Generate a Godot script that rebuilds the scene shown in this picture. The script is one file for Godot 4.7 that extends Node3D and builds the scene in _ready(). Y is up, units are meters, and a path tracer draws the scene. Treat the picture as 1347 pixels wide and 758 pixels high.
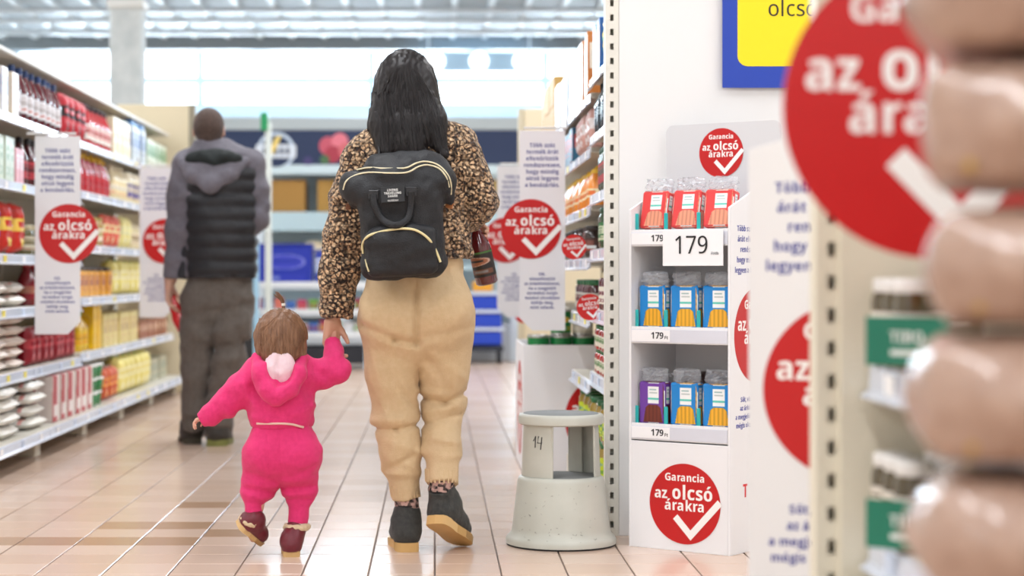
extends Node3D
# A supermarket aisle: woman, toddler and man walk away from the camera between shelving bays.

const F := 2470.0      # focal length in pixels of a 1347 x 758 frame
const CX := 572.0      # vanishing point of the aisle
const CY := 362.0
const EYE := 0.9

var rng := RandomNumberGenerator.new()
var mats := {}
var meshes := {}
var taken := {}
var font_bold: SystemFont
var font_plain: SystemFont

# ---------------------------------------------------------------- helpers
func P(px: float, py: float, d: float) -> Vector3:
	return Vector3((px - CX) / F * d, EYE - (py - CY) / F * d, -d)

func rgb(r: float, g: float, b: float) -> Color:
	return Color(r / 255.0, g / 255.0, b / 255.0)

func mat(c: Color, rough := 0.6, metal := 0.0, coat := 0.0) -> StandardMaterial3D:
	var key := "%s|%.2f|%.2f|%.2f" % [c.to_html(), rough, metal, coat]
	if mats.has(key):
		return mats[key]
	var m := StandardMaterial3D.new()
	m.albedo_color = c
	m.roughness = rough
	m.metallic = metal
	if coat > 0.0:
		m.clearcoat_enabled = true
		m.clearcoat = coat
		m.clearcoat_roughness = 0.12
	mats[key] = m
	return m

func glow(c: Color, e: float) -> StandardMaterial3D:
	var m := StandardMaterial3D.new()
	m.albedo_color = c
	m.emission_enabled = true
	m.emission = c
	m.emission_energy_multiplier = e
	return m

func noise_tex(seed_: int, freq: float, a: Color, b: Color, size := 256, oct := 4) -> NoiseTexture2D:
	var n := FastNoiseLite.new()
	n.seed = seed_
	n.frequency = freq
	n.fractal_octaves = oct
	var t := NoiseTexture2D.new()
	t.width = size
	t.height = size
	t.seamless = true
	t.noise = n
	var g := Gradient.new()
	g.set_color(0, a)
	g.set_color(1, b)
	t.color_ramp = g
	return t

func bump_tex(seed_: int, freq: float, strength: float, size := 256) -> NoiseTexture2D:
	var n := FastNoiseLite.new()
	n.seed = seed_
	n.frequency = freq
	n.fractal_octaves = 3
	var t := NoiseTexture2D.new()
	t.width = size
	t.height = size
	t.seamless = true
	t.as_normal_map = true
	t.bump_strength = strength
	t.noise = n
	return t

func cloth(c: Color, c2: Color, rough: float, scale: float, seed_: int, bump := 2.0, rim := 0.2) -> StandardMaterial3D:
	var m := StandardMaterial3D.new()
	m.albedo_texture = noise_tex(seed_, 0.03, c, c2)
	m.roughness = rough
	m.normal_enabled = true
	m.normal_texture = bump_tex(seed_ + 1, 0.12, bump)
	m.uv1_triplanar = true
	m.uv1_scale = Vector3.ONE * scale
	m.rim_enabled = rim > 0.0
	m.rim = rim
	return m

func numbered(called: String) -> String:
	var n: int = taken.get(called, 0)
	taken[called] = n + 1
	return called if n == 0 else "%s_%03d" % [called, n]

func tag(o: Node3D, label: String, category: String, group := "") -> void:
	o.set_meta("label", label)
	o.set_meta("category", category)
	if group != "":
		o.set_meta("group", group)

func thing(called: String, label: String, category: String, at := Vector3.ZERO, turn := 0.0, group := "") -> Node3D:
	var o := Node3D.new()
	o.name = numbered(called)
	add_child(o)
	o.position = at
	o.rotation.y = turn
	tag(o, label, category, group)
	return o

func copy(src: Node3D, label: String, at: Vector3, turn := 0.0, group := "") -> Node3D:
	var base_name := String(src.get_meta("base_name")) if src.has_meta("base_name") else String(src.name)
	var o: Node3D = src.duplicate()
	o.name = numbered(base_name)
	add_child(o)
	o.position = at
	o.rotation.y = turn
	o.set_meta("label", label)
	if group != "":
		o.set_meta("group", group)
	return o

func part(called: String, mesh: Mesh, m: Material, parent: Node, at := Vector3.ZERO, rot := Vector3.ZERO) -> MeshInstance3D:
	var o := MeshInstance3D.new()
	o.name = called
	o.mesh = mesh
	o.material_override = m
	o.position = at
	o.rotation = rot
	parent.add_child(o, true)
	return o

func struct(called: String, mesh: Mesh, m: Material, at := Vector3.ZERO, rot := Vector3.ZERO) -> MeshInstance3D:
	var o := part(numbered(called), mesh, m, self, at, rot)
	o.set_meta("kind", "structure")
	return o

# ---------------------------------------------------------------- mesh builder
class MB:
	var v := PackedVector3Array()
	var n := PackedVector3Array()
	var uv := PackedVector2Array()
	var c := PackedColorArray()
	var colored := false
	func tri(a: Vector3, b: Vector3, d: Vector3, na: Vector3, nb: Vector3, nd: Vector3, ua := Vector2.ZERO, ub := Vector2.ZERO, ud := Vector2.ZERO) -> void:
		if (d - a).cross(b - a).dot(na + nb + nd) < 0.0:
			v.append_array([a, d, b]); n.append_array([na, nd, nb]); uv.append_array([ua, ud, ub])
		else:
			v.append_array([a, b, d]); n.append_array([na, nb, nd]); uv.append_array([ua, ub, ud])
	func flat(a: Vector3, b: Vector3, d: Vector3, nn: Vector3) -> void:
		tri(a, b, d, nn, nn, nn)
	func quad(a: Vector3, b: Vector3, d: Vector3, e: Vector3, nn: Vector3) -> void:
		tri(a, b, d, nn, nn, nn, Vector2(0, 1), Vector2(1, 1), Vector2(1, 0))
		tri(a, d, e, nn, nn, nn, Vector2(0, 1), Vector2(1, 0), Vector2(0, 0))
	func box(lo: Vector3, hi: Vector3) -> void:
		var p := [Vector3(lo.x, lo.y, lo.z), Vector3(hi.x, lo.y, lo.z), Vector3(hi.x, hi.y, lo.z), Vector3(lo.x, hi.y, lo.z), Vector3(lo.x, lo.y, hi.z), Vector3(hi.x, lo.y, hi.z), Vector3(hi.x, hi.y, hi.z), Vector3(lo.x, hi.y, hi.z)]
		quad(p[4], p[5], p[6], p[7], Vector3(0, 0, 1))
		quad(p[1], p[0], p[3], p[2], Vector3(0, 0, -1))
		quad(p[5], p[1], p[2], p[6], Vector3(1, 0, 0))
		quad(p[0], p[4], p[7], p[3], Vector3(-1, 0, 0))
		quad(p[7], p[6], p[2], p[3], Vector3(0, 1, 0))
		quad(p[0], p[1], p[5], p[4], Vector3(0, -1, 0))
	func tube(path: Array, radius, sides := 8, flatten := 1.0, up := Vector3.UP) -> void:
		var rings := []
		var norms := []
		for i in path.size():
			var p: Vector3 = path[i]
			var t: Vector3 = (path[mini(i + 1, path.size() - 1)] - path[maxi(i - 1, 0)]).normalized()
			var sd := t.cross(up)
			if sd.length() < 0.05:
				sd = t.cross(Vector3(0.3, 0.1, 0.95))
			sd = sd.normalized()
			var o2 := sd.cross(t).normalized()
			var r: float = radius[i] if radius is Array else radius
			var ring := []
			var nr := []
			for s in sides:
				var a := TAU * s / sides
				ring.append(p + sd * cos(a) * r + o2 * sin(a) * r * flatten)
				nr.append((sd * cos(a) * flatten + o2 * sin(a)).normalized())
			rings.append(ring)
			norms.append(nr)
		for i in path.size() - 1:
			for s in sides:
				var s2 := (s + 1) % sides
				tri(rings[i][s], rings[i][s2], rings[i + 1][s2], norms[i][s], norms[i][s2], norms[i + 1][s2])
				tri(rings[i][s], rings[i + 1][s2], rings[i + 1][s], norms[i][s], norms[i + 1][s2], norms[i + 1][s])
		for e in [0, path.size() - 1]:
			var tt: Vector3 = (path[1] - path[0]).normalized() * -1.0 if e == 0 else (path[-1] - path[-2]).normalized()
			for s in range(1, sides - 1):
				flat(rings[e][0], rings[e][s], rings[e][s + 1], tt)
	func lathe(profile: Array, segs := 20, sharp := 0.6) -> void:
		for i in profile.size() - 1:
			var p: Vector2 = profile[i]
			var q: Vector2 = profile[i + 1]
			var dn := Vector2(q.y - p.y, p.x - q.x).normalized()
			var na := dn
			var nb := dn
			if i > 0:
				var o: Vector2 = profile[i - 1]
				var d0 := Vector2(p.y - o.y, o.x - p.x).normalized()
				if d0.dot(dn) > sharp: na = (d0 + dn).normalized()
			if i < profile.size() - 2:
				var r: Vector2 = profile[i + 2]
				var d1 := Vector2(r.y - q.y, q.x - r.x).normalized()
				if d1.dot(dn) > sharp: nb = (d1 + dn).normalized()
			for s in segs:
				var a0 := TAU * s / segs
				var a1 := TAU * (s + 1) / segs
				var c0 := Vector3(cos(a0), 0, sin(a0))
				var c1 := Vector3(cos(a1), 0, sin(a1))
				var A := c0 * p.x + Vector3.UP * p.y
				var B := c1 * p.x + Vector3.UP * p.y
				var C := c1 * q.x + Vector3.UP * q.y
				var D := c0 * q.x + Vector3.UP * q.y
				var u0 := float(s) / segs
				var u1 := float(s + 1) / segs
				var nA := c0 * na.x + Vector3.UP * na.y
				var nB := c1 * na.x + Vector3.UP * na.y
				var nC := c1 * nb.x + Vector3.UP * nb.y
				var nD := c0 * nb.x + Vector3.UP * nb.y
				if p.x > 1e-5: tri(A, B, C, nA, nB, nC, Vector2(u0, 1), Vector2(u1, 1), Vector2(u1, 0))
				if q.x > 1e-5: tri(A, C, D, nA, nC, nD, Vector2(u0, 1), Vector2(u1, 0), Vector2(u0, 0))
	# polygon in the xy plane pushed from z0 to z1
	func prism(poly: PackedVector2Array, z0: float, z1: float) -> void:
		var ix := Geometry2D.triangulate_polygon(poly)
		for i in range(0, ix.size(), 3):
			var a := poly[ix[i]]; var b := poly[ix[i + 1]]; var d := poly[ix[i + 2]]
			flat(Vector3(a.x, a.y, z1), Vector3(b.x, b.y, z1), Vector3(d.x, d.y, z1), Vector3(0, 0, 1))
			flat(Vector3(a.x, a.y, z0), Vector3(b.x, b.y, z0), Vector3(d.x, d.y, z0), Vector3(0, 0, -1))
		var area := 0.0
		for i in poly.size():
			area += poly[i].cross(poly[(i + 1) % poly.size()])
		for i in poly.size():
			var a := poly[i]; var b := poly[(i + 1) % poly.size()]
			var e := (b - a).normalized()
			var nn := Vector3(e.y, -e.x, 0) * (1.0 if area > 0 else -1.0)
			quad(Vector3(a.x, a.y, z0), Vector3(b.x, b.y, z0), Vector3(b.x, b.y, z1), Vector3(a.x, a.y, z1), nn)
	func mesh() -> ArrayMesh:
		var arr := []
		arr.resize(Mesh.ARRAY_MAX)
		arr[Mesh.ARRAY_VERTEX] = v
		arr[Mesh.ARRAY_NORMAL] = n
		if uv.size() == v.size(): arr[Mesh.ARRAY_TEX_UV] = uv
		if colored: arr[Mesh.ARRAY_COLOR] = c
		var m := ArrayMesh.new()
		m.add_surface_from_arrays(Mesh.PRIMITIVE_TRIANGLES, arr)
		return m

func bevel_box(s: Vector3, b := 0.004) -> ArrayMesh:   # centred in x and z, standing on y = 0
	var key := "bb%.4f,%.4f,%.4f,%.4f" % [s.x, s.y, s.z, b]
	if meshes.has(key):
		return meshes[key]
	var m := MB.new()
	var h := s * 0.5
	var o := Vector3(0, h.y, 0)
	b = minf(b, minf(h.x, minf(h.y, h.z)) * 0.6)
	var ax := [Vector3.RIGHT, Vector3.UP, Vector3.BACK]
	for i in 3:
		for sg in [-1.0, 1.0]:
			var nn: Vector3 = ax[i] * sg
			var u: Vector3 = ax[(i + 1) % 3]
			var w: Vector3 = ax[(i + 2) % 3]
			if i == 1: u = ax[0]; w = ax[2]
			if i == 0: u = ax[2]; w = ax[1]
			if i == 2: u = ax[0]; w = ax[1]
			var hu := u.dot(h) - b
			var hw := w.dot(h) - b
			var c0 := o + nn * absf(nn.dot(h))
			m.quad(c0 - u * hu - w * hw, c0 + u * hu - w * hw, c0 + u * hu + w * hw, c0 - u * hu + w * hw, nn)
	for i in 3:
		var u: Vector3 = ax[i]
		var p: Vector3 = ax[(i + 1) % 3]
		var q: Vector3 = ax[(i + 2) % 3]
		for s1 in [-1.0, 1.0]:
			for s2 in [-1.0, 1.0]:
				var a: Vector3 = o + p * s1 * p.dot(h) + q * s2 * (q.dot(h) - b)
				var d: Vector3 = o + p * s1 * (p.dot(h) - b) + q * s2 * q.dot(h)
				var e := u * (u.dot(h) - b)
				m.quad(a - e, a + e, d + e, d - e, (p * s1 + q * s2).normalized())
	for s1 in [-1.0, 1.0]:
		for s2 in [-1.0, 1.0]:
			for s3 in [-1.0, 1.0]:
				var sg := Vector3(s1, s2, s3)
				m.flat(o + sg * Vector3(h.x, h.y - b, h.z - b), o + sg * Vector3(h.x - b, h.y, h.z - b), o + sg * Vector3(h.x - b, h.y - b, h.z), sg.normalized())
	meshes[key] = m.mesh()
	return meshes[key]

func lathe(profile: Array, segs := 20) -> ArrayMesh:
	var key := "lt" + str(profile) + str(segs)
	if not meshes.has(key):
		var m := MB.new()
		m.lathe(profile, segs)
		meshes[key] = m.mesh()
	return meshes[key]

func tube(path: Array, radius, sides := 8, flatten := 1.0, up := Vector3.UP) -> ArrayMesh:
	var m := MB.new()
	m.tube(path, radius, sides, flatten, up)
	return m.mesh()

func spline(pts: Array, per := 8) -> Array:
	var out := []
	for i in pts.size() - 1:
		var p0: Vector3 = pts[maxi(i - 1, 0)]
		var p1: Vector3 = pts[i]
		var p2: Vector3 = pts[i + 1]
		var p3: Vector3 = pts[mini(i + 2, pts.size() - 1)]
		for k in per:
			out.append(p1.cubic_interpolate(p2, p0, p3, float(k) / per))
	out.append(pts[-1])
	return out

func round_rect(w: float, h: float, r: float, segs := 6) -> PackedVector2Array:
	var p := PackedVector2Array()
	for q in 4:
		var c := Vector2((w / 2 - r) * (1 if q == 0 or q == 3 else -1), (h / 2 - r) * (1 if q < 2 else -1))
		for s in segs + 1:
			var a := PI / 2 * (q + float(s) / segs)
			p.append(c + Vector2(cos(a), sin(a)) * r)
	return p

func slab(poly: PackedVector2Array, z0: float, z1: float) -> ArrayMesh:
	var m := MB.new()
	m.prism(poly, z0, z1)
	return m.mesh()

func disc_poly(r: float, segs := 48, cx := 0.0, cy := 0.0) -> PackedVector2Array:
	var p := PackedVector2Array()
	for s in segs:
		p.append(Vector2(cx + cos(TAU * s / segs) * r, cy + sin(TAU * s / segs) * r))
	return p

# lettering of a given width (or height of a capital when width is 0), centred at the origin of its own part
func words(txt: String, width: float, parent: Node, m: Material, at: Vector3, bold := true, rot := Vector3.ZERO, called := "lettering", spacing := 0.0) -> MeshInstance3D:
	var key := "tx%s|%.4f|%s|%.2f" % [txt, width, bold, spacing]
	if not meshes.has(key):
		var t := TextMesh.new()
		t.text = txt
		t.font = font_bold if bold else font_plain
		t.font_size = 32
		t.pixel_size = 0.01
		t.curve_step = 2.0
		t.depth = 0.01
		t.line_spacing = spacing
		var k := width / maxf(t.get_aabb().size.x, 0.001)
		t.pixel_size = 0.01 * k
		t.depth = 0.0006
		meshes[key] = t
	return part(called, meshes[key], m, parent, at, rot)

# ---------------------------------------------------------------- soft shapes: tapered capsules, ellipsoids and boxes joined smoothly, meshed as surface nets
class Field:
	var kind := PackedInt32Array()
	var A := PackedVector3Array()
	var B := PackedVector3Array()      # b - a in scaled space, or radii
	var S := PackedVector3Array()
	var ra := PackedFloat32Array()
	var rb := PackedFloat32Array()
	var k := PackedFloat32Array()
	var sgn := PackedFloat32Array()
	var ax := []                       # inverse basis for ellipsoids and boxes
	var flat := PackedInt32Array()     # 1: the b end is cut flat
	var cuts := []                     # [normal, offset]
	var disp: Callable
	var tint: Callable
	var reach := 0.0
	func cap(a: Vector3, b: Vector3, r0: float, r1: float, kk := 0.02, s := Vector3.ONE, flat_end := 0, sign_ := 1.0) -> void:
		kind.append(0); A.append(a); B.append((b - a) * s); S.append(s)
		ra.append(r0); rb.append(r1); k.append(kk); sgn.append(sign_); ax.append(null); flat.append(flat_end)
	func chain(pts: Array, rad: Array, kk := 0.02, s := Vector3.ONE, flat_end := 0) -> void:
		for i in pts.size() - 1:
			cap(pts[i], pts[i + 1], rad[i], rad[i + 1], kk, s, flat_end if i == pts.size() - 2 else 0)
	func ball(c: Vector3, r: Vector3, kk := 0.02, rot := Basis(), sign_ := 1.0) -> void:
		kind.append(1); A.append(c); B.append(r); S.append(Vector3.ONE)
		ra.append(maxf(r.x, maxf(r.y, r.z))); rb.append(0); k.append(kk); sgn.append(sign_); ax.append(rot.inverse()); flat.append(0)
	func brick(c: Vector3, half: Vector3, r: float, kk := 0.02, rot := Basis(), sign_ := 1.0) -> void:
		kind.append(2); A.append(c); B.append(half - Vector3.ONE * r); S.append(Vector3.ONE)
		ra.append(r); rb.append(half.length()); k.append(kk); sgn.append(sign_); ax.append(rot.inverse()); flat.append(0)
	func one(i: int, p: Vector3) -> float:
		var kd := kind[i]
		if kd == 0:
			var s := S[i]
			var pa := (p - A[i]) * s
			var ba := B[i]
			var l2 := ba.length_squared()
			var h := 0.0 if l2 < 1e-9 else clampf(pa.dot(ba) / l2, 0.0, 1.0)
			var d := ((pa - ba * h).length() - lerpf(ra[i], rb[i], h)) / maxf(s.x, maxf(s.y, s.z))
			if flat[i] == 1:
				d = maxf(d, (pa - ba).dot(ba) / sqrt(l2))
			return d
		var q: Vector3 = ax[i] * (p - A[i])
		if kd == 1:
			var r := B[i]
			var k0 := (q / r).length()
			var k1 := (q / (r * r)).length()
			return k0 * (k0 - 1.0) / maxf(k1, 1e-6)
		var w := q.abs() - B[i]
		return Vector3(maxf(w.x, 0), maxf(w.y, 0), maxf(w.z, 0)).length() + minf(maxf(w.x, maxf(w.y, w.z)), 0.0) - ra[i]
	func at(p: Vector3, who: PackedInt32Array) -> float:
		var d := 9.0
		for i in who:
			var e := one(i, p)
			var kk := k[i]
			if sgn[i] > 0.0:
				var h := maxf(kk - absf(d - e), 0.0) / kk
				d = minf(d, e) - h * h * kk * 0.25
			else:
				e = -e
				var h := maxf(kk - absf(d - e), 0.0) / kk
				d = maxf(d, e) + h * h * kk * 0.25
		for c in cuts:
			d = maxf(d, p.dot(c[0]) - c[1])
		if disp.is_valid():
			d += disp.call(p)
		return d
	func net(mb: MB, cell: float, origin: Vector3, lo := Vector3.INF, hi := -Vector3.INF) -> void:
		var n_prims := kind.size()
		if lo == Vector3.INF:
			for i in n_prims:
				if sgn[i] < 0.0: continue
				var r := maxf(ra[i], rb[i]) + 0.01 + reach
				if kind[i] == 2: r = rb[i] + 0.01 + reach
				var e := A[i]
				if kind[i] == 0: e = A[i] + B[i] / S[i]
				lo = Vector3(minf(lo.x, minf(A[i].x, e.x) - r), minf(lo.y, minf(A[i].y, e.y) - r), minf(lo.z, minf(A[i].z, e.z) - r))
				hi = Vector3(maxf(hi.x, maxf(A[i].x, e.x) + r), maxf(hi.y, maxf(A[i].y, e.y) + r), maxf(hi.z, maxf(A[i].z, e.z) + r))
		var bs := 4
		var nb := Vector3i(((hi - lo) / (cell * bs)).ceil()) + Vector3i.ONE
		var nx := nb.x * bs + 1
		var ny := nb.y * bs + 1
		var nz := nb.z * bs + 1
		var val := PackedFloat32Array()
		val.resize(nx * ny * nz)
		val.fill(99.0)
		var half := cell * bs * 0.5
		var diag := half * 1.7321
		var blocks := []
		for bz in nb.z:
			for by in nb.y:
				for bx in nb.x:
					var c := lo + Vector3(bx * bs + bs * 0.5, by * bs + bs * 0.5, bz * bs + bs * 0.5) * cell
					var ds := []
					var best := 9.0
					for i in n_prims:
						var e := one(i, c)
						ds.append(e)
						if sgn[i] > 0.0: best = minf(best, e)
					if best > diag + 0.02 + reach: continue
					var who := PackedInt32Array()
					for i in n_prims:
						if sgn[i] > 0.0:
							if ds[i] < best + 2.0 * diag + k[i]: who.append(i)
						elif ds[i] < diag + k[i]: who.append(i)
					if at(c, who) < -(diag * 1.9 + reach + 0.01): continue
					blocks.append([bx, by, bz, who])
		for b in blocks:
			var who: PackedInt32Array = b[3]
			for z in range(b[2] * bs, b[2] * bs + bs + 1):
				for y in range(b[1] * bs, b[1] * bs + bs + 1):
					for x in range(b[0] * bs, b[0] * bs + bs + 1):
						var id := (z * ny + y) * nx + x
						if val[id] > 90.0:
							val[id] = at(lo + Vector3(x, y, z) * cell, who)
		var cellv := {}
		var pts := PackedVector3Array()
		var sx := 1
		var sy := nx
		var sz := nx * ny
		for b in blocks:
			for z in range(b[2] * bs, b[2] * bs + bs):
				for y in range(b[1] * bs, b[1] * bs + bs):
					for x in range(b[0] * bs, b[0] * bs + bs):
						var id := (z * ny + y) * nx + x
						var v0 := val[id]; var v1 := val[id + 1]; var v2 := val[id + sy]; var v3 := val[id + sy + 1]
						var v4 := val[id + sz]; var v5 := val[id + sz + 1]; var v6 := val[id + sz + sy]; var v7 := val[id + sz + sy + 1]
						var neg := int(v0 < 0) + int(v1 < 0) + int(v2 < 0) + int(v3 < 0) + int(v4 < 0) + int(v5 < 0) + int(v6 < 0) + int(v7 < 0)
						if neg == 0 or neg == 8: continue
						var sum := Vector3.ZERO
						var cnt := 0
						if (v0 < 0) != (v1 < 0): sum += Vector3(v0 / (v0 - v1), 0, 0); cnt += 1
						if (v2 < 0) != (v3 < 0): sum += Vector3(v2 / (v2 - v3), 1, 0); cnt += 1
						if (v4 < 0) != (v5 < 0): sum += Vector3(v4 / (v4 - v5), 0, 1); cnt += 1
						if (v6 < 0) != (v7 < 0): sum += Vector3(v6 / (v6 - v7), 1, 1); cnt += 1
						if (v0 < 0) != (v2 < 0): sum += Vector3(0, v0 / (v0 - v2), 0); cnt += 1
						if (v1 < 0) != (v3 < 0): sum += Vector3(1, v1 / (v1 - v3), 0); cnt += 1
						if (v4 < 0) != (v6 < 0): sum += Vector3(0, v4 / (v4 - v6), 1); cnt += 1
						if (v5 < 0) != (v7 < 0): sum += Vector3(1, v5 / (v5 - v7), 1); cnt += 1
						if (v0 < 0) != (v4 < 0): sum += Vector3(0, 0, v0 / (v0 - v4)); cnt += 1
						if (v1 < 0) != (v5 < 0): sum += Vector3(1, 0, v1 / (v1 - v5)); cnt += 1
						if (v2 < 0) != (v6 < 0): sum += Vector3(0, 1, v2 / (v2 - v6)); cnt += 1
						if (v3 < 0) != (v7 < 0): sum += Vector3(1, 1, v3 / (v3 - v7)); cnt += 1
						cellv[id] = pts.size()
						pts.append(lo + (Vector3(x, y, z) + sum / cnt) * cell - origin)
		var idx := PackedInt32Array()
		for b in blocks:
			for z in range(maxi(b[2] * bs, 1), b[2] * bs + bs):
				for y in range(maxi(b[1] * bs, 1), b[1] * bs + bs):
					for x in range(maxi(b[0] * bs, 1), b[0] * bs + bs):
						var id := (z * ny + y) * nx + x
						var inside := val[id] < 0
						if inside != (val[id + 1] < 0) and val[id + 1] < 90.0:
							face(idx, cellv, id, id - sy, id - sy - sz, id - sz, inside)
						if inside != (val[id + sy] < 0) and val[id + sy] < 90.0:
							face(idx, cellv, id, id - sz, id - sz - 1, id - 1, inside)
						if inside != (val[id + sz] < 0) and val[id + sz] < 90.0:
							face(idx, cellv, id, id - 1, id - 1 - sy, id - sy, inside)
		var nrm := PackedVector3Array()
		nrm.resize(pts.size())
		for i in range(0, idx.size(), 3):
			var fn := (pts[idx[i + 2]] - pts[idx[i]]).cross(pts[idx[i + 1]] - pts[idx[i]])
			nrm[idx[i]] += fn; nrm[idx[i + 1]] += fn; nrm[idx[i + 2]] += fn
		for i in nrm.size():
			nrm[i] = nrm[i].normalized()
		for i in idx:
			mb.v.append(pts[i])
			mb.n.append(nrm[i])
			mb.uv.append(Vector2.ZERO)
			if mb.colored:
				mb.c.append(tint.call(pts[i] + origin) if tint.is_valid() else Color.WHITE)
	func face(idx: PackedInt32Array, cv: Dictionary, a: int, b: int, c: int, d: int, inside: bool) -> void:
		if not (cv.has(a) and cv.has(b) and cv.has(c) and cv.has(d)): return
		var i: int = cv[a]; var j: int = cv[b]; var m: int = cv[c]; var q: int = cv[d]
		if inside: idx.append_array([i, m, j, i, q, m])
		else: idx.append_array([i, j, m, i, m, q])

func soft(f: Field, cell: float, origin: Vector3) -> ArrayMesh:
	var mb := MB.new()
	mb.colored = f.tint.is_valid()
	f.net(mb, cell, origin)
	return mb.mesh()

func vcol(rough := 0.6) -> StandardMaterial3D:
	var key := "vcol%.2f" % rough
	if not mats.has(key):
		var m := StandardMaterial3D.new()
		m.vertex_color_use_as_albedo = true
		m.roughness = rough
		mats[key] = m
	return mats[key]

# five fingers on a palm: wrist, direction of the fingers, the way the palm faces, the side the thumb is on
func hand(f: Field, wrist: Vector3, dir: Vector3, palm: Vector3, thumb: Vector3, size: float, curl: Array, thumb_in := 0.35) -> void:
	dir = dir.normalized()
	palm = (palm - dir * palm.dot(dir)).normalized()
	thumb = (thumb - dir * thumb.dot(dir) - palm * thumb.dot(palm)).normalized()
	var r := size * 0.05
	var lens := [0.40, 0.44, 0.41, 0.32]
	f.cap(wrist - dir * size * 0.15, wrist + dir * size * 0.1, size * 0.135, size * 0.13, size * 0.06)
	for i in 4:
		var off := (1.5 - i) * size * 0.108
		var p := wrist + dir * size * (0.52 - 0.02 * absf(i - 1.0)) + thumb * off
		f.cap(wrist + thumb * off * 0.75 + dir * size * 0.06, p, r * 1.75, r * 1.25, size * 0.07)
		var bend := 0.0
		for s in 3:
			bend += curl[i] * [0.8, 1.1, 0.75][s]
			var d := dir * cos(bend) + palm * sin(bend)
			var q: Vector3 = p + d * size * lens[i] * [0.46, 0.31, 0.23][s]
			f.cap(p, q, r * [1.08, 0.98, 0.88][s], r * [0.98, 0.88, 0.78][s], r * 0.35)
			p = q
	var tb := wrist + dir * size * 0.1 + thumb * size * 0.15
	var td := (dir * 0.75 + thumb * (0.75 - thumb_in) + palm * thumb_in).normalized()
	f.cap(wrist + dir * size * 0.03, tb + td * size * 0.16, r * 1.5, r * 1.3, size * 0.06)
	var t2 := tb + td * size * 0.3
	f.cap(tb + td * size * 0.14, t2, r * 1.2, r * 1.05, r * 0.4)
	td = (td + dir * 0.35 + palm * thumb_in - thumb * thumb_in * 0.8).normalized()
	f.cap(t2, t2 + td * size * 0.15, r * 1.05, r * 0.85, r * 0.3)

# a head with a face: c is its middle, fwd the way it looks, h its height
func head(f: Field, c: Vector3, fwd: Vector3, up: Vector3, h: float) -> void:
	fwd = (fwd - up * fwd.dot(up)).normalized()
	var side := up.cross(fwd).normalized()
	var bs := Basis(side, up, fwd)
	f.ball(c + up * h * 0.1 - fwd * h * 0.03, Vector3(0.335, 0.4, 0.42) * h, 0.02, bs)
	f.cap(c - up * h * 0.16 + fwd * h * 0.14, c - up * h * 0.36 + fwd * h * 0.24, h * 0.25, h * 0.13, h * 0.14)
	f.cap(c + up * h * 0.08 + fwd * h * 0.4, c - up * h * 0.1 + fwd * h * 0.475, h * 0.035, h * 0.055, h * 0.05)
	for s in [-1.0, 1.0]:
		f.ball(c + up * h * 0.01 + fwd * h * 0.365 + side * s * h * 0.145, Vector3(0.085, 0.05, 0.06) * h, h * 0.05, bs, -1.0)
		f.ball(c + up * h * 0.005 + fwd * h * 0.325 + side * s * h * 0.145, Vector3(0.065, 0.055, 0.055) * h, h * 0.01, bs)
		f.ball(c - up * h * 0.02 - fwd * h * 0.02 + side * s * h * 0.335, Vector3(0.035, 0.125, 0.075) * h, h * 0.03, bs)
		f.ball(c - up * h * 0.02 + fwd * h * 0.005 + side * s * h * 0.37, Vector3(0.018, 0.07, 0.035) * h, h * 0.02, bs, -1.0)
	f.ball(c - up * h * 0.215 + fwd * h * 0.4, Vector3(0.1, 0.03, 0.045) * h, h * 0.03, bs)
	f.ball(c - up * h * 0.255 + fwd * h * 0.39, Vector3(0.085, 0.032, 0.045) * h, h * 0.02, bs)

func face_tint(p: Vector3, c: Vector3, fwd: Vector3, h: float, skin: Color, lips: Color) -> Color:
	var q := (p - c) / h
	var z := q.dot(fwd)
	var side := Vector3.UP.cross(fwd)
	var x := q.dot(side)
	if z > 0.28:
		if absf(q.y + 0.235) < 0.042 and absf(x) < 0.11: return lips
		var e := Vector2((absf(x) - 0.145) / 0.065, (q.y - 0.005) / 0.03).length()
		if e < 0.45: return Color(0.02, 0.012, 0.008)
		if e < 1.0: return Color(0.75, 0.72, 0.68)
		if absf(q.y - 0.095) < 0.016 and absf(absf(x) - 0.15) < 0.085: return Color(0.03, 0.018, 0.012)
	return skin

# ---------------------------------------------------------------- the place
func _ready() -> void:
	rng.seed = 7
	font_bold = SystemFont.new()
	font_bold.font_names = PackedStringArray(["Droid Sans"])
	font_bold.font_weight = 700
	font_plain = SystemFont.new()
	font_plain.font_names = PackedStringArray(["Droid Sans"])
	camera_and_light()
	print("room"); room()
	print("shelves"); shelving()
	print("signs"); signs()
	print("display"); displays()
	print("background"); background()
	print("products"); products()
	print("near"); near_shelf()
	print("woman"); woman()
	print("child"); child()
	print("man"); man()
	var tex := ImageTexture.create_from_image(sheet)
	for m in prints:
		m.albedo_texture = tex
	print("done")

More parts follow.
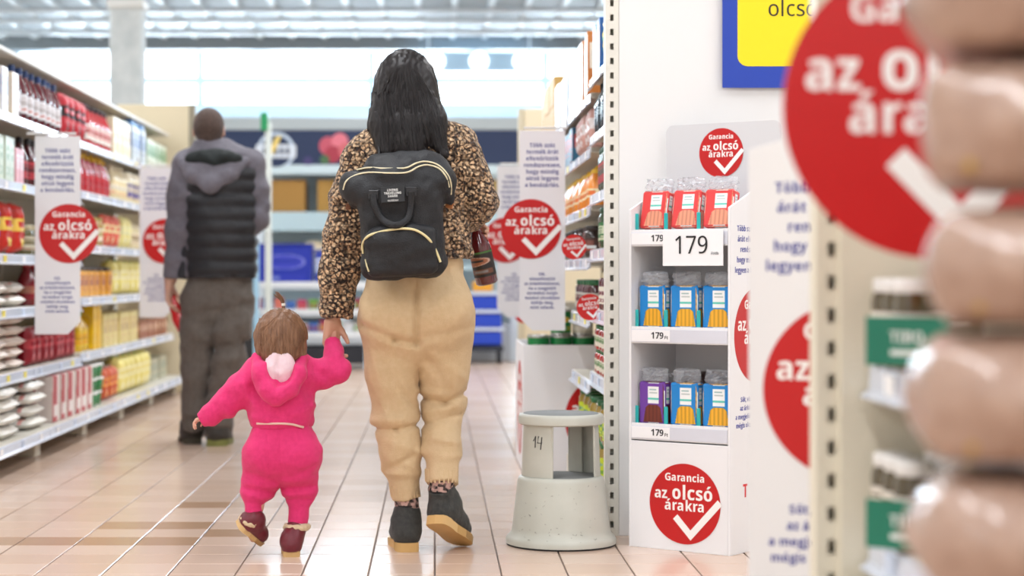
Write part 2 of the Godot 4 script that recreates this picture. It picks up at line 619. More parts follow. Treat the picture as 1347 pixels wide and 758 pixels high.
func camera_and_light() -> void:
	var cam := Camera3D.new()
	cam.name = "camera"
	var ph := CameraAttributesPhysical.new()
	ph.frustum_near = 0.05
	ph.frustum_far = 200.0
	ph.frustum_focal_length = 66.0
	ph.exposure_aperture = 2.6
	ph.frustum_focus_distance = 5.6
	cam.attributes = ph
	cam.projection = Camera3D.PROJECTION_FRUSTUM
	cam.near = 0.05
	cam.far = 200.0
	cam.size = 758.0 / F * 0.05
	cam.frustum_offset = Vector2((673.5 - CX) / F, -(379.0 - CY) / F) * 0.05
	cam.position = Vector3(0, EYE, 0)
	add_child(cam)
	cam.current = true
	var we := WorldEnvironment.new()
	we.name = "world"
	var e := Environment.new()
	e.background_mode = Environment.BG_COLOR
	e.background_color = Color(0.62, 0.74, 0.86)
	e.background_energy_multiplier = 0.6
	e.tonemap_mode = Environment.TONE_MAPPER_LINEAR
	e.tonemap_exposure = 1.06
	e.sdfgi_enabled = true
	e.ssao_enabled = true
	e.ssil_enabled = true
	we.environment = e
	add_child(we)
	# rows of fluorescent trunk lights under the ceiling
	var tube_glow := glow(Color(1.0, 0.98, 0.95), 3.0)
	var names := ["left side aisle", "main aisle", "right side aisle"]
	for r in 3:
		for i in 6:
			var d: float = -4.2 + i * 4.9
			var x: float = [-4.4, -0.75, 2.6][r]
			var t := thing("ceiling_light", "white fluorescent ceiling light over the %s, %s of six towards the windows" % [names[r], ["first", "second", "third", "fourth", "fifth", "sixth"][i]], "ceiling light", Vector3(x, 4.13, -d), 0.0, "fluorescent ceiling lights")
			part("housing", bevel_box(Vector3(0.24, 0.06, 3.0), 0.01), mat(rgb(235, 235, 232), 0.5), t, Vector3(0, 0.07, 0))
			part("tube", bevel_box(Vector3(0.18, 0.03, 2.9), 0.01), tube_glow, t, Vector3(0, 0.04, 0))
			var l := AreaLight3D.new()
			l.name = "tube_light"
			l.area_size = Vector2(0.2, 2.9)
			l.light_energy = 8.6
			l.light_color = Color(0.97, 0.98, 1.0)
			l.area_range = 40.0
			l.area_attenuation = 2.0
			l.shadow_enabled = true
			l.position = Vector3(0, 0.02, 0)
			l.rotation.x = -PI / 2
			t.add_child(l)
	# daylight through the clerestory windows of the back wall
	for w in 3:
		var l := AreaLight3D.new()
		l.name = "window_daylight_%d" % (w + 1)
		l.area_size = Vector2(3.0, 0.72)
		l.light_energy = 30.0
		l.light_color = Color(0.86, 0.94, 1.0)
		l.area_range = 60.0
		l.area_attenuation = 2.0
		l.shadow_enabled = true
		l.position = Vector3(-4.2 + w * 3.2, 3.85, -27.75)
		l.rotation.y = PI
		l.rotation.x = 0.0
		add_child(l)

func room() -> void:
	var white := mat(rgb(232, 232, 228), 0.7)
	var pale := mat(rgb(196, 220, 236), 0.6)
	var x0 := -6.3
	var x1 := 5.0
	var z0 := 5.0
	var z1 := -28.0
	# floor: grout bed with square tiles
	var fl := struct("floor", bevel_box(Vector3(x1 - x0 + 0.4, 0.1, z0 - z1 + 0.4), 0.0), mat(rgb(118, 106, 98), 0.75), Vector3((x0 + x1) / 2, -0.106, (z0 + z1) / 2))
	var tl := 0.2002
	var tile_mesh := bevel_box(Vector3(tl - 0.005, 0.008, tl - 0.003), 0.0015)
	var tones := [rgb(207, 181, 162), rgb(211, 186, 168), rgb(203, 176, 156), rgb(209, 183, 164), rgb(214, 190, 173)]
	var tmats := []
	for t in tones:
		tmats.append(tile_mat(t, tmats.size()))
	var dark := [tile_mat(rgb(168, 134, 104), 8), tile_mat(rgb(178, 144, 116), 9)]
	var list := []
	for i in range(-10, 8):
		for j in range(0, 150):
			var c := Vector2((i + 0.5) * tl, 5.45 + (j + 0.5) * tl)
			var px := CX + c.x * F / c.y
			if px < -20 or px > 1367 or c.x > 1.1: continue
			if c.x < -2.1: continue
			list.append([c, i, j])
	var darks := {}
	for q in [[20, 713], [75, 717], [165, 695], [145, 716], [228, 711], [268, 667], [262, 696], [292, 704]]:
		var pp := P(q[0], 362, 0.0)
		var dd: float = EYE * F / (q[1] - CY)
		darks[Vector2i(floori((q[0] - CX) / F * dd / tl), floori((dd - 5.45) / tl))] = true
	var rest := MB.new()
	rest.colored = true
	var far := []
	list.sort_custom(func(a, b): return a[0].y < b[0].y)
	var n := 0
	for e in list:
		var c: Vector2 = e[0]
		var at := Vector3(c.x, -0.006 - 0.002, -c.y)
		if n < 300:
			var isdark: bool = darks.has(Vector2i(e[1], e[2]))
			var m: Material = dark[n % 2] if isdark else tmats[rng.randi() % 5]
			part("tile", tile_mesh, m, fl, at + Vector3(-fl.position.x, -fl.position.y, -fl.position.z))
			n += 1
		else:
			far.append(at)
	# the remaining tiles of the hall in one joined part
	for i in range(-31, 25):
		for j in range(-52, 113):
			var c := Vector2((i + 0.5) * tl, 5.45 + (j + 0.5) * tl)
			var px := CX + c.x * F / maxf(c.y, 0.1)
			var seen := false
			if c.y > 5.4 and px >= -20 and px <= 1367 and c.x <= 1.1 and c.x >= -2.1: seen = true
			if seen or c.x < x0 or c.x > x1: continue
			if c.y > 28 or c.y < -5: continue
			far.append(Vector3(c.x, -0.008, -c.y))
	var h := Vector3((tl - 0.005) / 2, 0, (tl - 0.003) / 2)
	for a in far:
		var tone: Color = tones[rng.randi() % 5].srgb_to_linear()
		var before := rest.v.size()
		var y: float = a.y + 0.008
		rest.quad(Vector3(a.x - h.x, y, a.z + h.z), Vector3(a.x + h.x, y, a.z + h.z), Vector3(a.x + h.x, y, a.z - h.z), Vector3(a.x - h.x, y, a.z - h.z), Vector3.UP)
		for s in [-1.0, 1.0]:
			rest.quad(Vector3(a.x - h.x, y - 0.008, a.z + h.z * s), Vector3(a.x + h.x, y - 0.008, a.z + h.z * s), Vector3(a.x + h.x, y, a.z + h.z * s), Vector3(a.x - h.x, y, a.z + h.z * s), Vector3(0, 0, s))
			rest.quad(Vector3(a.x + h.x * s, y - 0.008, a.z - h.z), Vector3(a.x + h.x * s, y - 0.008, a.z + h.z), Vector3(a.x + h.x * s, y, a.z + h.z), Vector3(a.x + h.x * s, y, a.z - h.z), Vector3(s, 0, 0))
		for k in rest.v.size() - before:
			rest.c.append(tone)
	var tm := StandardMaterial3D.new()
	tm.vertex_color_use_as_albedo = true
	tm.roughness = 0.24
	var o := part("tile_field", rest.mesh(), tm, fl, -fl.position)
	o.set_meta("kind", "stuff")
	# shell
	struct("wall_left", bevel_box(Vector3(0.2, 4.5, z0 - z1), 0.0), white, Vector3(x0 - 0.1, 0, (z0 + z1) / 2))
	struct("wall_right", bevel_box(Vector3(0.2, 4.5, z0 - z1), 0.0), white, Vector3(x1 + 0.1, 0, (z0 + z1) / 2))
	struct("wall_front", bevel_box(Vector3(x1 - x0 + 0.4, 4.5, 0.2), 0.0), white, Vector3((x0 + x1) / 2, 0, z0 + 0.1))
	# back wall with a clerestory opening from 3.46 m to 4.22 m
	var wb := struct("wall_back", bevel_box(Vector3(x1 - x0 + 0.4, 3.46, 0.2), 0.0), pale, Vector3((x0 + x1) / 2, 0, z1 - 0.1))
	part("lintel", bevel_box(Vector3(x1 - x0 + 0.4, 0.28, 0.2), 0.0), pale, wb, Vector3(0, 4.22, 0))
	part("pier", bevel_box(Vector3(2.9, 0.76, 0.2), 0.0), pale, wb, Vector3(4.2, 3.46, 0))
	var deck := mat(rgb(150, 156, 160), 0.6)
	var ce := struct("ceiling", bevel_box(Vector3(x1 - x0 + 0.4, 0.2, z0 - z1 + 0.4), 0.0), deck, Vector3((x0 + x1) / 2, 4.27, (z0 + z1) / 2))
	var rib := mat(rgb(205, 210, 212), 0.45, 0.3)
	for i in 25:
		part("rib", bevel_box(Vector3(0.07, 0.05, 5.2), 0.008), rib, ce, Vector3(-5.4 + i * 0.45, -0.05, -25.0 - ce.position.z))
	for i in 3:
		part("purlin", bevel_box(Vector3(x1 - x0, 0.05 + 0.01 * i, 0.1), 0.01), mat(rgb(196, 201, 204), 0.45, 0.3), ce, Vector3(0, -0.1 - 0.01 * i, [-23.4, -24.3, -25.4][i] - ce.position.z))
	part("beam", bevel_box(Vector3(x1 - x0, 0.2, 0.2), 0.01), mat(rgb(120, 126, 130), 0.55), ce, Vector3(0, -0.2, -26.5 - ce.position.z))
	# clerestory windows: glowing frosted panes between pale mullions
	var pane_glow := glow(Color(0.93, 0.97, 1.0), 3.6)
	var frame := mat(rgb(178, 205, 226), 0.5)
	var k := 0
	for span in [[-6.2, -3.55], [-3.45, -1.0], [-0.9, 1.6], [1.7, 2.7]]:
		k += 1
		var w: float = span[1] - span[0]
		var wn := Node3D.new()
		wn.name = "window_%d" % k
		wn.set_meta("kind", "structure")
		add_child(wn)
		wn.position = Vector3((span[0] + span[1]) / 2, 3.46, z1 - 0.05)
		part("pane", bevel_box(Vector3(w, 0.3, 0.02), 0.0), pane_glow, wn, Vector3(0, 0.0, 0))
		part("pane", bevel_box(Vector3(w, 0.37, 0.02), 0.0), pane_glow, wn, Vector3(0, 0.39, 0))
		part("mullion", bevel_box(Vector3(w, 0.1, 0.06), 0.01), frame, wn, Vector3(0, 0.295, 0.02))
		part("window_frame", bevel_box(Vector3(0.1, 0.76, 0.08), 0.01), frame, wn, Vector3(w / 2 + 0.05, 0, 0.02))
	# concrete column left of the man
	var col := thing("column", "grey concrete column in front of the bright windows at left", "column", Vector3(-2.78, 0, -17.0))
	part("shaft", bevel_box(Vector3(0.29, 4.26, 0.29), 0.02), concrete(rgb(190, 196, 196), rgb(168, 176, 178), 21), col)
	part("collar", bevel_box(Vector3(0.33, 0.08, 0.33), 0.01), mat(rgb(205, 208, 206), 0.6), col, Vector3(0, 3.3, 0))

func tile_mat(c: Color, i: int) -> StandardMaterial3D:
	var m := StandardMaterial3D.new()
	m.albedo_color = c
	m.roughness = 0.2 + 0.02 * (i % 3)
	m.metallic_specular = 0.55
	return m

func concrete(a: Color, b: Color, s: int) -> StandardMaterial3D:
	var m := StandardMaterial3D.new()
	m.albedo_texture = noise_tex(s, 0.02, a, b)
	m.uv1_triplanar = true
	m.roughness = 0.8
	return m

# ---------------------------------------------------------------- shelving
var L_LEVELS := [[1.66, 1.345, 1.0, 0.745, 0.44, 0.14], [1.66, 1.345, 1.0, 0.745, 0.44, 0.14], [1.66, 1.38, 1.075, 0.775, 0.46, 0.14], [1.66, 1.38, 1.075, 0.775, 0.46, 0.14], [1.66, 1.38, 1.075, 0.775, 0.46, 0.14]]
var L_EDGE := [8.07, 9.32, 10.57, 11.82, 13.07, 14.3]
var R_LEVELS := [[1.67, 1.445, 1.215, 1.0, 0.77, 0.525, 0.13], [1.62, 1.405, 1.177, 0.97, 0.74, 0.48, 0.13], [1.62, 1.405, 1.177, 0.97], [1.62, 1.405, 1.177, 0.97, 0.74, 0.48, 0.13], [1.62, 1.4, 1.177, 0.97, 0.74, 0.48, 0.13]]
var R_EDGE := [6.5, 7.4, 8.4, 9.4, 10.4, 11.4]
const LX := -1.98
const RX := 0.60

func slotted_post(parent: Node, w: float, h: float, at: Vector3, m: Material, turn := 0.0) -> void:
	var mb := MB.new()
	var t := 0.004
	var sw := w * 0.26
	mb.box(Vector3(-w / 2, 0, -t), Vector3(-sw / 2, h, 0))
	mb.box(Vector3(sw / 2, 0, -t), Vector3(w / 2, h, 0))
	var y := 0.0
	while y < h:
		mb.box(Vector3(-sw / 2, y, -t), Vector3(sw / 2, y + 0.028, 0))
		y += 0.05
	mb.box(Vector3(-w / 2, 0, -0.05), Vector3(-w / 2 + t, h, -t))
	mb.box(Vector3(w / 2 - t, 0, -0.05), Vector3(w / 2, h, -t))
	mb.box(Vector3(-w / 2 + t, 0, -0.05), Vector3(w / 2 - t, h, -0.046))
	mb.box(Vector3(-w / 2, h, -0.05), Vector3(w / 2, h + t, 0))
	part("slotted_upright", mb.mesh(), m, parent, at, Vector3(0, turn, 0))

func shelf_strip(len_: float) -> ArrayMesh:   # sloping price strip along z, facing +x
	var key := "strip%.3f" % len_
	if meshes.has(key):
		return meshes[key]
	var mb := MB.new()
	var poly := PackedVector2Array([Vector2(0, 0.012), Vector2(-0.004, 0.016), Vector2(-0.004, -0.024), Vector2(0.012, -0.034), Vector2(0.016, -0.03), Vector2(0.002, -0.02)])
	mb.prism(poly, -len_ / 2, len_ / 2)
	meshes[key] = mb.mesh()
	return meshes[key]

func bay(label: String, edge_x: float, side: float, d0: float, d1: float, levels: Array, depth: float, top: float, with_base := true) -> Node3D:
	var cream := mat(rgb(226, 220, 204), 0.5)
	var shelfm := mat(rgb(214, 210, 198), 0.45)
	var strip := mat(rgb(216, 225, 240), 0.25, 0.0, 0.4)
	var w := d1 - d0 - 0.004
	var t := thing("shelving_bay", label, "shelving", Vector3(edge_x, 0, -(d0 + d1) / 2))
	part("back_panel", bevel_box(Vector3(0.02, top - 0.08, w), 0.002), cream, t, Vector3(side * (depth + 0.01), 0.08, 0))
	for e in [-1.0, 1.0]:
		part("upright", bevel_box(Vector3(0.05, top, 0.03), 0.002), cream, t, Vector3(side * (depth - 0.02), 0, e * (w / 2 - 0.016)))
	for i in levels.size():
		var y: float = levels[i]
		var deep := depth
		var out := 0.0
		if i == levels.size() - 1 and side < 0.0: out = 0.08
		var s := part("shelf", bevel_box(Vector3(deep + out - 0.03, 0.022, w), 0.003), shelfm, t, Vector3(side * (deep - out + 0.0) / 2, y - 0.022, 0))
		part("price_strip", shelf_strip(w - 0.006), strip, s, Vector3(-side * ((deep + out) / 2 - 0.015 + 0.004), 0.005, 0), Vector3(0, 0.0 if side < 0.0 else PI, 0))
		# paper price tickets in the strip
		var n := 3
		for q in n:
			var zz := -w / 2 + (q + 0.35 + 0.3 * rng.randf()) * w / n
			part("price_ticket", bevel_box(Vector3(0.0016, 0.03, 0.06), 0.0), mat([rgb(250, 250, 250), rgb(244, 228, 96), rgb(248, 248, 248), rgb(206, 220, 240)][rng.randi() % 4], 0.5), s, Vector3(-side * ((deep + out) / 2 - 0.015 + 0.0072), -0.017, zz))
	if with_base:
		for e in [-1.0, 1.0]:
			part("base_foot", bevel_box(Vector3(depth + 0.02, levels[-1] - 0.024, 0.05), 0.004), cream, t, Vector3(side * depth / 2, 0, e * (w / 2 - 0.03)))
		part("plinth", bevel_box(Vector3(0.015, levels[-1] - 0.03, w - 0.12), 0.0), cream, t, Vector3(side * 0.4, 0, 0))
	return t

func shelving() -> void:
	var ord := ["nearest the camera", "second from the camera, behind the near banner", "third from the camera, with ketchup bottles", "fourth from the camera, next to the man", "fifth and farthest, behind the man"]
	for i in 5:
		var t := bay("cream grocery shelving bay on the left, " + ord[i], LX, -1.0, L_EDGE[i], L_EDGE[i + 1], L_LEVELS[i], 0.5, 1.95)
		part("top_board", bevel_box(Vector3(0.46, 0.025, L_EDGE[i + 1] - L_EDGE[i] - 0.004), 0.004), mat(rgb(206, 204, 196), 0.5), t, Vector3(-0.27, 1.95, 0))
	var ordr := ["nearest the white end panel", "second from the white end panel", "third from the white end panel", "fourth, behind the hanging banners", "fifth and farthest, behind the banners"]
	for i in 5:
		bay("cream grocery shelving bay on the right, " + ordr[i], RX, 1.0, R_EDGE[i] + (0.03 if i == 0 else 0.0), R_EDGE[i + 1], R_LEVELS[i], 0.45, 2.3, i != 2)
	# end panels
	var ep := thing("end_panel", "tall cream panel closing the far end of the left shelving", "panel", Vector3(-2.16, 0, -14.42))
	part("board", bevel_box(Vector3(0.56, 2.21, 0.04), 0.004), mat(rgb(228, 216, 186), 0.55), ep)
	part("edge_post", bevel_box(Vector3(0.05, 2.21, 0.06), 0.004), mat(rgb(150, 142, 124), 0.55), ep, Vector3(0.3, 0, 0))
	var wp := thing("end_panel", "tall white panel closing the near end of the right shelving, behind the pudding display", "panel", Vector3(0.611, 0, -6.48))
	slotted_post(wp, 0.047, 2.9, Vector3(0, 0, 0), mat(rgb(226, 224, 214), 0.45))
	part("board", bevel_box(Vector3(1.4, 2.9, 0.02), 0.001), mat(rgb(236, 236, 236), 0.55), wp, Vector3(0.7245, 0, -0.012))
	var far := thing("end_panel", "cream panel at the far end of the right shelving", "panel", Vector3(0.83, 0, -12.2))
	part("board", bevel_box(Vector3(0.5, 1.98, 0.04), 0.004), mat(rgb(230, 218, 188), 0.55), far)
	part("edge_post", bevel_box(Vector3(0.04, 1.98, 0.06), 0.004), mat(rgb(205, 196, 170), 0.55), far, Vector3(-0.27, 0, 0))

# ---------------------------------------------------------------- signs
func emblem(parent: Node, dia: float, at: Vector3, rot := Vector3.ZERO, thick := 0.002, red := Color(0.76, 0.045, 0.06), faint := Color(1, 1, 1)) -> MeshInstance3D:
	var key := "disc%.4f,%.4f" % [dia, thick]
	if not meshes.has(key):
		meshes[key] = slab(disc_poly(dia / 2, 64), -thick / 2, thick / 2)
		var ck := PackedVector2Array()
		var pts := [Vector2(-0.13, -0.165), Vector2(0.085, -0.385), Vector2(0.495, 0.05)]
		var d0: Vector2 = (pts[1] - pts[0]).normalized()
		var d1: Vector2 = (pts[2] - pts[1]).normalized()
		var n0 := Vector2(-d0.y, d0.x)
		var n1 := Vector2(-d1.y, d1.x)
		var hw := 0.043
		var mit := (n0 + n1).normalized() * hw / (n0 + n1).normalized().dot(n0)
		for p in [pts[0] + n0 * hw, pts[1] + mit, pts[2] + n1 * hw, pts[2] - n1 * hw, pts[1] - mit, pts[0] - n0 * hw]:
			ck.append(p * dia)
		meshes[key + "c"] = slab(ck, 0.0, 0.0006)
	var o := part("red_disc", meshes[key], mat(red, 0.42), parent, at, rot)
	var w := mat(Color(0.97, 0.96, 0.95) * faint, 0.5)
	var z := thick / 2 + 0.0004
	words("Garancia", 0.55 * dia, o, w, Vector3(0, 0.325 * dia, z))
	words("az", 0.18 * dia, o, w, Vector3(-0.335 * dia, 0.118 * dia, z))
	words("olcsó", 0.56 * dia, o, w, Vector3(0.105 * dia, 0.135 * dia, z))
	words("árakra", 0.55 * dia, o, w, Vector3(0.0, -0.025 * dia, z))
	part("check_mark", meshes[key + "c"], w, o, Vector3(0, 0, z))
	return o

const TOP_TEXT := "Több száz\ntermék árát\nellenőrizzük\nrendszeresen,\nhogy mindig\nolcsó legyen\na bevásárlás."
const LOW_TEXT := "Sőt,\nvisszafizetjük\naz árkülönbözetet,\nha a megjelölt\nterméket mégis\nmáshol olcsóbban\ntalálja meg,\nmint nálunk."

func banner(label: String, x: float, d: float, side: float, top := 1.57, kk := 1.0) -> void:
	var t := thing("hanging_banner", label, "banner", Vector3(x, top - 0.955 * kk, -d), 0.0, "red disc banners")
	t.scale = Vector3.ONE * kk
	var w := 0.218
	var h := 0.955
	var c := 0.06
	var poly := PackedVector2Array([Vector2(-w / 2, 0), Vector2(w / 2 - c, 0), Vector2(w / 2, c), Vector2(w / 2, h), Vector2(-w / 2, h)])
	if side > 0.0:
		poly = PackedVector2Array([Vector2(-w / 2 + c, 0), Vector2(w / 2, 0), Vector2(w / 2, h), Vector2(-w / 2, h), Vector2(-w / 2, c)])
	var sheet := part("sheet", slab(poly, -0.002, 0.002), mat(rgb(232, 232, 236), 0.5), t)
	var ink := mat(rgb(52, 58, 140), 0.6)
	words(TOP_TEXT, 0.176, sheet, ink, Vector3(0, h - 0.165, 0.0024), true)
	words(LOW_TEXT, 0.17, sheet, ink, Vector3(0, 0.19, 0.0024), true)
	emblem(t, 0.285, Vector3(-side * 0.054, h - 0.47, 0.004))
	part("hanger_rod", tube([Vector3(-w / 2 - (0.04 if side < 0 else -0.02), h + 0.012, 0), Vector3(w / 2 + (0.01 if side > 0 else -0.02), h + 0.012, 0)], 0.006, 8), mat(rgb(225, 225, 225), 0.4), t)
	part("bracket", tube([Vector3(side * (w / 2 + 0.005), h + 0.012, 0), Vector3(side * (w / 2 + 0.005), h + 0.035, 0), Vector3(side * (w / 2 + 0.01), h + 0.06, 0)], 0.006, 8), mat(rgb(225, 225, 225), 0.4), t)

func wobbler(label: String, at: Vector3, dia: float, side: float, tilt := 0.0) -> void:
	var t := thing("shelf_disc_sign", label, "sign", at, 0.0, "red discs clipped to shelves")
	emblem(t, dia, Vector3(0, 0, 0), Vector3(0, 0, tilt), 0.0016, Color(0.83, 0.12, 0.11))
	part("clip_arm", bevel_box(Vector3(0.06, 0.012, 0.003), 0.001), mat(rgb(230, 235, 238), 0.2), t, Vector3(side * (dia / 2 + 0.01), -0.006, -0.003))

func signs() -> void:
	banner("white banner with red disc hanging from the left shelves, nearest the camera", -1.818, 9.05, -1.0)
	banner("white banner with red disc on the left shelves, behind the man's arm", -1.77, 11.95, -1.0, 1.585)
	banner("white banner with large red disc on the right shelves, nearest the white end panel", 0.472, 8.25, 1.0, 1.535, 0.92)
	banner("white banner with red disc on the right shelves, half hidden behind the nearer banner", 0.462, 10.9, 1.0, 1.535, 0.92)
	wobbler("small red disc sign on the right shelf beside the near banner, upper one", P(755, 325, 7.44), 0.098, 1.0, 0.1)
	wobbler("small pale red disc sign on the right shelf above the green cans", P(776, 404, 7.1), 0.1, 1.0, 0.12)
	wobbler("small red disc sign far down the right shelves, behind the banner", P(688, 414, 11.3), 0.1, 1.0)
	# blue and yellow poster on the white end panel
	var t := thing("wall_poster", "blue poster with a yellow rounded field high on the white end panel", "poster", Vector3(1.23, 1.545, -6.465))
	part("blue_sheet", slab(round_rect(0.48, 0.62, 0.004), -0.002, 0.002), mat(rgb(28, 66, 176), 0.5), t, Vector3(0, 0.31, 0))
	part("yellow_field", slab(round_rect(0.42, 0.5, 0.035), 0.002, 0.0028), mat(rgb(252, 224, 10), 0.5), t, Vector3(0.022, 0.324, 0))
	words("olcsó", 0.165, t, mat(rgb(34, 34, 36), 0.6), Vector3(0.0, 0.272, 0.0034), false)
var sheet: Image
var prints := []
# ---------------------------------------------------------------- printed packs
func art(kind: String, base: Color, accent: Color, seed_ := 1) -> StandardMaterial3D:
	var key := "art%s%s%s%d" % [kind, base.to_html(), accent.to_html(), seed_]
	if mats.has(key):
		return mats[key]
	var w := 48
	var h := 64
	var im := Image.create(w, h, false, Image.FORMAT_RGB8)
	im.fill(base)
	var r := RandomNumberGenerator.new()
	r.seed = seed_
	match kind:
		"jelly":   # white label, teal line and a fluted jelly
			im.fill_rect(Rect2i(17, 6, 22, 27), rgb(244, 246, 246))
			im.fill_rect(Rect2i(20, 10, 14, 2), rgb(160, 190, 190))
			im.fill_rect(Rect2i(20, 15, 16, 2), rgb(190, 200, 200))
			im.fill_rect(Rect2i(17, 24, 22, 3), rgb(92, 200, 184))
			for y in range(34, 64):
				for x in w:
					var u := (x - 27.0) / (14.0 + (y - 34) * 0.2)
					if absf(u) < 1.0 and (y - 34) > 6.0 * u * u * u * u:
						var fl := 0.78 + 0.22 * absf(sin((x - 27.0) * 0.42))
						im.set_pixel(x, y, accent.darkened(1.0 - fl))
		"label":   # broad band with a few lines of print
			im.fill_rect(Rect2i(3, 12, 42, 26), accent)
			im.fill_rect(Rect2i(8, 17, 26, 4), base)
			for k in 4:
				im.fill_rect(Rect2i(8, 25 + k * 3, 12 + r.randi() % 22, 1), base.darkened(0.3))
			for k in 3:
				im.fill_rect(Rect2i(r.randi() % 36, 42 + r.randi() % 14, 6 + r.randi() % 8, 5), accent.lerp(rgb(220, 60, 40), r.randf() * 0.5))
		"oval":
			for y in h:
				for x in w:
					var q := Vector2((x - 24.0) / 18.0, (y - 24.0) / 12.0).length()
					if q < 1.0: im.set_pixel(x, y, accent if q < 0.88 else accent.lightened(0.4))
			im.fill_rect(Rect2i(12, 21, 24, 5), base)
			im.fill_rect(Rect2i(6, 44, 36, 12), accent.lerp(base, 0.4))
			im.fill_rect(Rect2i(10, 47, 10, 6), base.lightened(0.4))
		"stripe":
			var x := 0
			while x < w:
				var ww := 4 + r.randi() % 7
				im.fill_rect(Rect2i(x, 0, ww, h), accent if r.randf() < 0.5 else base)
				x += ww
			im.fill_rect(Rect2i(6, 40, 30, 16), base.lightened(0.3))
		"bag":
			im.fill_rect(Rect2i(0, 20, w, 16), accent)
			im.fill_rect(Rect2i(8, 24, 28, 7), base)
			im.fill_rect(Rect2i(14, 44, 18, 10), accent.lightened(0.2))
	# all prints share one sheet; each pack looks up its own cell
	if sheet == null:
		sheet = Image.create(48 * 12, 64 * 10, false, Image.FORMAT_RGB8)
	var cell := Vector2i(prints.size() % 12, prints.size() / 12)
	sheet.blit_rect(im, Rect2i(0, 0, w, h), Vector2i(cell.x * w, cell.y * h))
	var m := StandardMaterial3D.new()
	m.uv1_scale = Vector3(0.96 / 12.0, 0.96 / 10.0, 1)
	m.uv1_offset = Vector3((cell.x + 0.02) / 12.0, (cell.y + 0.02) / 10.0, 0)
	m.roughness = 0.38
	prints.append(m)
	mats[key] = m
	return m

func film() -> StandardMaterial3D:
	if not mats.has("film"):
		var m := StandardMaterial3D.new()
		m.albedo_color = Color(0.95, 0.97, 1.0, 0.22)
		m.transparency = BaseMaterial3D.TRANSPARENCY_ALPHA
		m.roughness = 0.15
		mats["film"] = m
	return mats["film"]

# a soft pack: a cushion with pinched ends; x wide, y high, z deep
func cushion(w: float, h: float, d: float, seed_ := 1, wrinkle := 0.06, lie := false, soft_edge := 0.5) -> ArrayMesh:
	var key := "cu%.3f,%.3f,%.3f,%d,%.2f,%s,%.2f" % [w, h, d, seed_, wrinkle, lie, soft_edge]
	if meshes.has(key):
		return meshes[key]
	var nz := FastNoiseLite.new()
	nz.seed = seed_
	nz.frequency = 2.2
	var nu := 14
	var nv := 12
	var g := [[], []]
	for s in 2:
		for j in nv + 1:
			var row := []
			for i in nu + 1:
				var u := float(i) / nu * 2 - 1
				var v := float(j) / nv * 2 - 1
				var edge := pow(maxf(1 - u * u * u * u, 0), soft_edge) * pow(maxf(1 - v * v * v * v * v * v, 0), soft_edge * 1.1)
				var t := edge * (1 + wrinkle * 3 * nz.get_noise_3d(u * 1.3, v * 1.3, s * 3.0))
				var x := u * w / 2 * (1 - 0.05 * v * v + wrinkle * 0.4 * nz.get_noise_3d(v * 2, s, 5))
				var y := v * h / 2 * (1 - 0.05 * u * u + wrinkle * 0.4 * nz.get_noise_3d(u * 2, s, 9))
				row.append(Vector3(x, y + h / 2, (t * d / 2) * (1 if s == 0 else -1)))
			g[s].append(row)
	var mb := MB.new()
	for s in 2:
		var nn := []
		for j in nv + 1:
			var row := []
			for i in nu + 1:
				var a: Vector3 = g[s][j][mini(i + 1, nu)] - g[s][j][maxi(i - 1, 0)]
				var b: Vector3 = g[s][mini(j + 1, nv)][i] - g[s][maxi(j - 1, 0)][i]
				var c := a.cross(b).normalized()
				row.append(c if s == 0 else -c)
			nn.append(row)
		for j in nv:
			for i in nu:
				var f := func(ii, jj): return Vector2(float(ii) / nu if s == 0 else 1 - float(ii) / nu, 1 - float(jj) / nv)
				mb.tri(g[s][j][i], g[s][j][i + 1], g[s][j + 1][i + 1], nn[j][i], nn[j][i + 1], nn[j + 1][i + 1], f.call(i, j), f.call(i + 1, j), f.call(i + 1, j + 1))
				mb.tri(g[s][j][i], g[s][j + 1][i + 1], g[s][j + 1][i], nn[j][i], nn[j + 1][i + 1], nn[j + 1][i], f.call(i, j), f.call(i + 1, j + 1), f.call(i, j + 1))
	if lie:   # lay it flat: z becomes y
		for k in mb.v.size():
			var p := mb.v[k]
			mb.v[k] = Vector3(p.x, p.z + d / 2, -(p.y - h / 2))
			var q := mb.n[k]
			mb.n[k] = Vector3(q.x, q.z, -q.y)
	var low := 9.0
	for p in mb.v: low = minf(low, p.y)
	for k in mb.v.size(): mb.v[k] -= Vector3(0, low, 0)
	meshes[key] = mb.mesh()
	return meshes[key]

# ---------------------------------------------------------------- displays, bin and stool
func side_poly(depth: float) -> PackedVector2Array:   # side board of a display: x from the front (0) to the back
	return PackedVector2Array([Vector2(0, 0), Vector2(depth, 0), Vector2(depth, 1.235), Vector2(0, 1.117)])

func print_side(board: Node, depth: float, z: float) -> void:
	var ink := mat(rgb(48, 56, 150), 0.6)
	words("Több száz termék\nárát ellenőrizzük\nrendszeresen,\nhogy mindig olcsó\nlegyen a bevásárlás.", 0.24, board, ink, Vector3(0.15, 0.983, z), true, Vector3.ZERO, "lettering", 5.0)
	emblem(board, 0.31, Vector3(0.18, 0.703, z), Vector3.ZERO, 0.0012)
	words("Sőt, visszafizetjük\naz árkülönbözetet,\na megjelölt termékeknél\nmégis olcsóbban találja.", 0.25, board, ink, Vector3(0.16, 0.455, z), true, Vector3.ZERO, "lettering", 4.0)

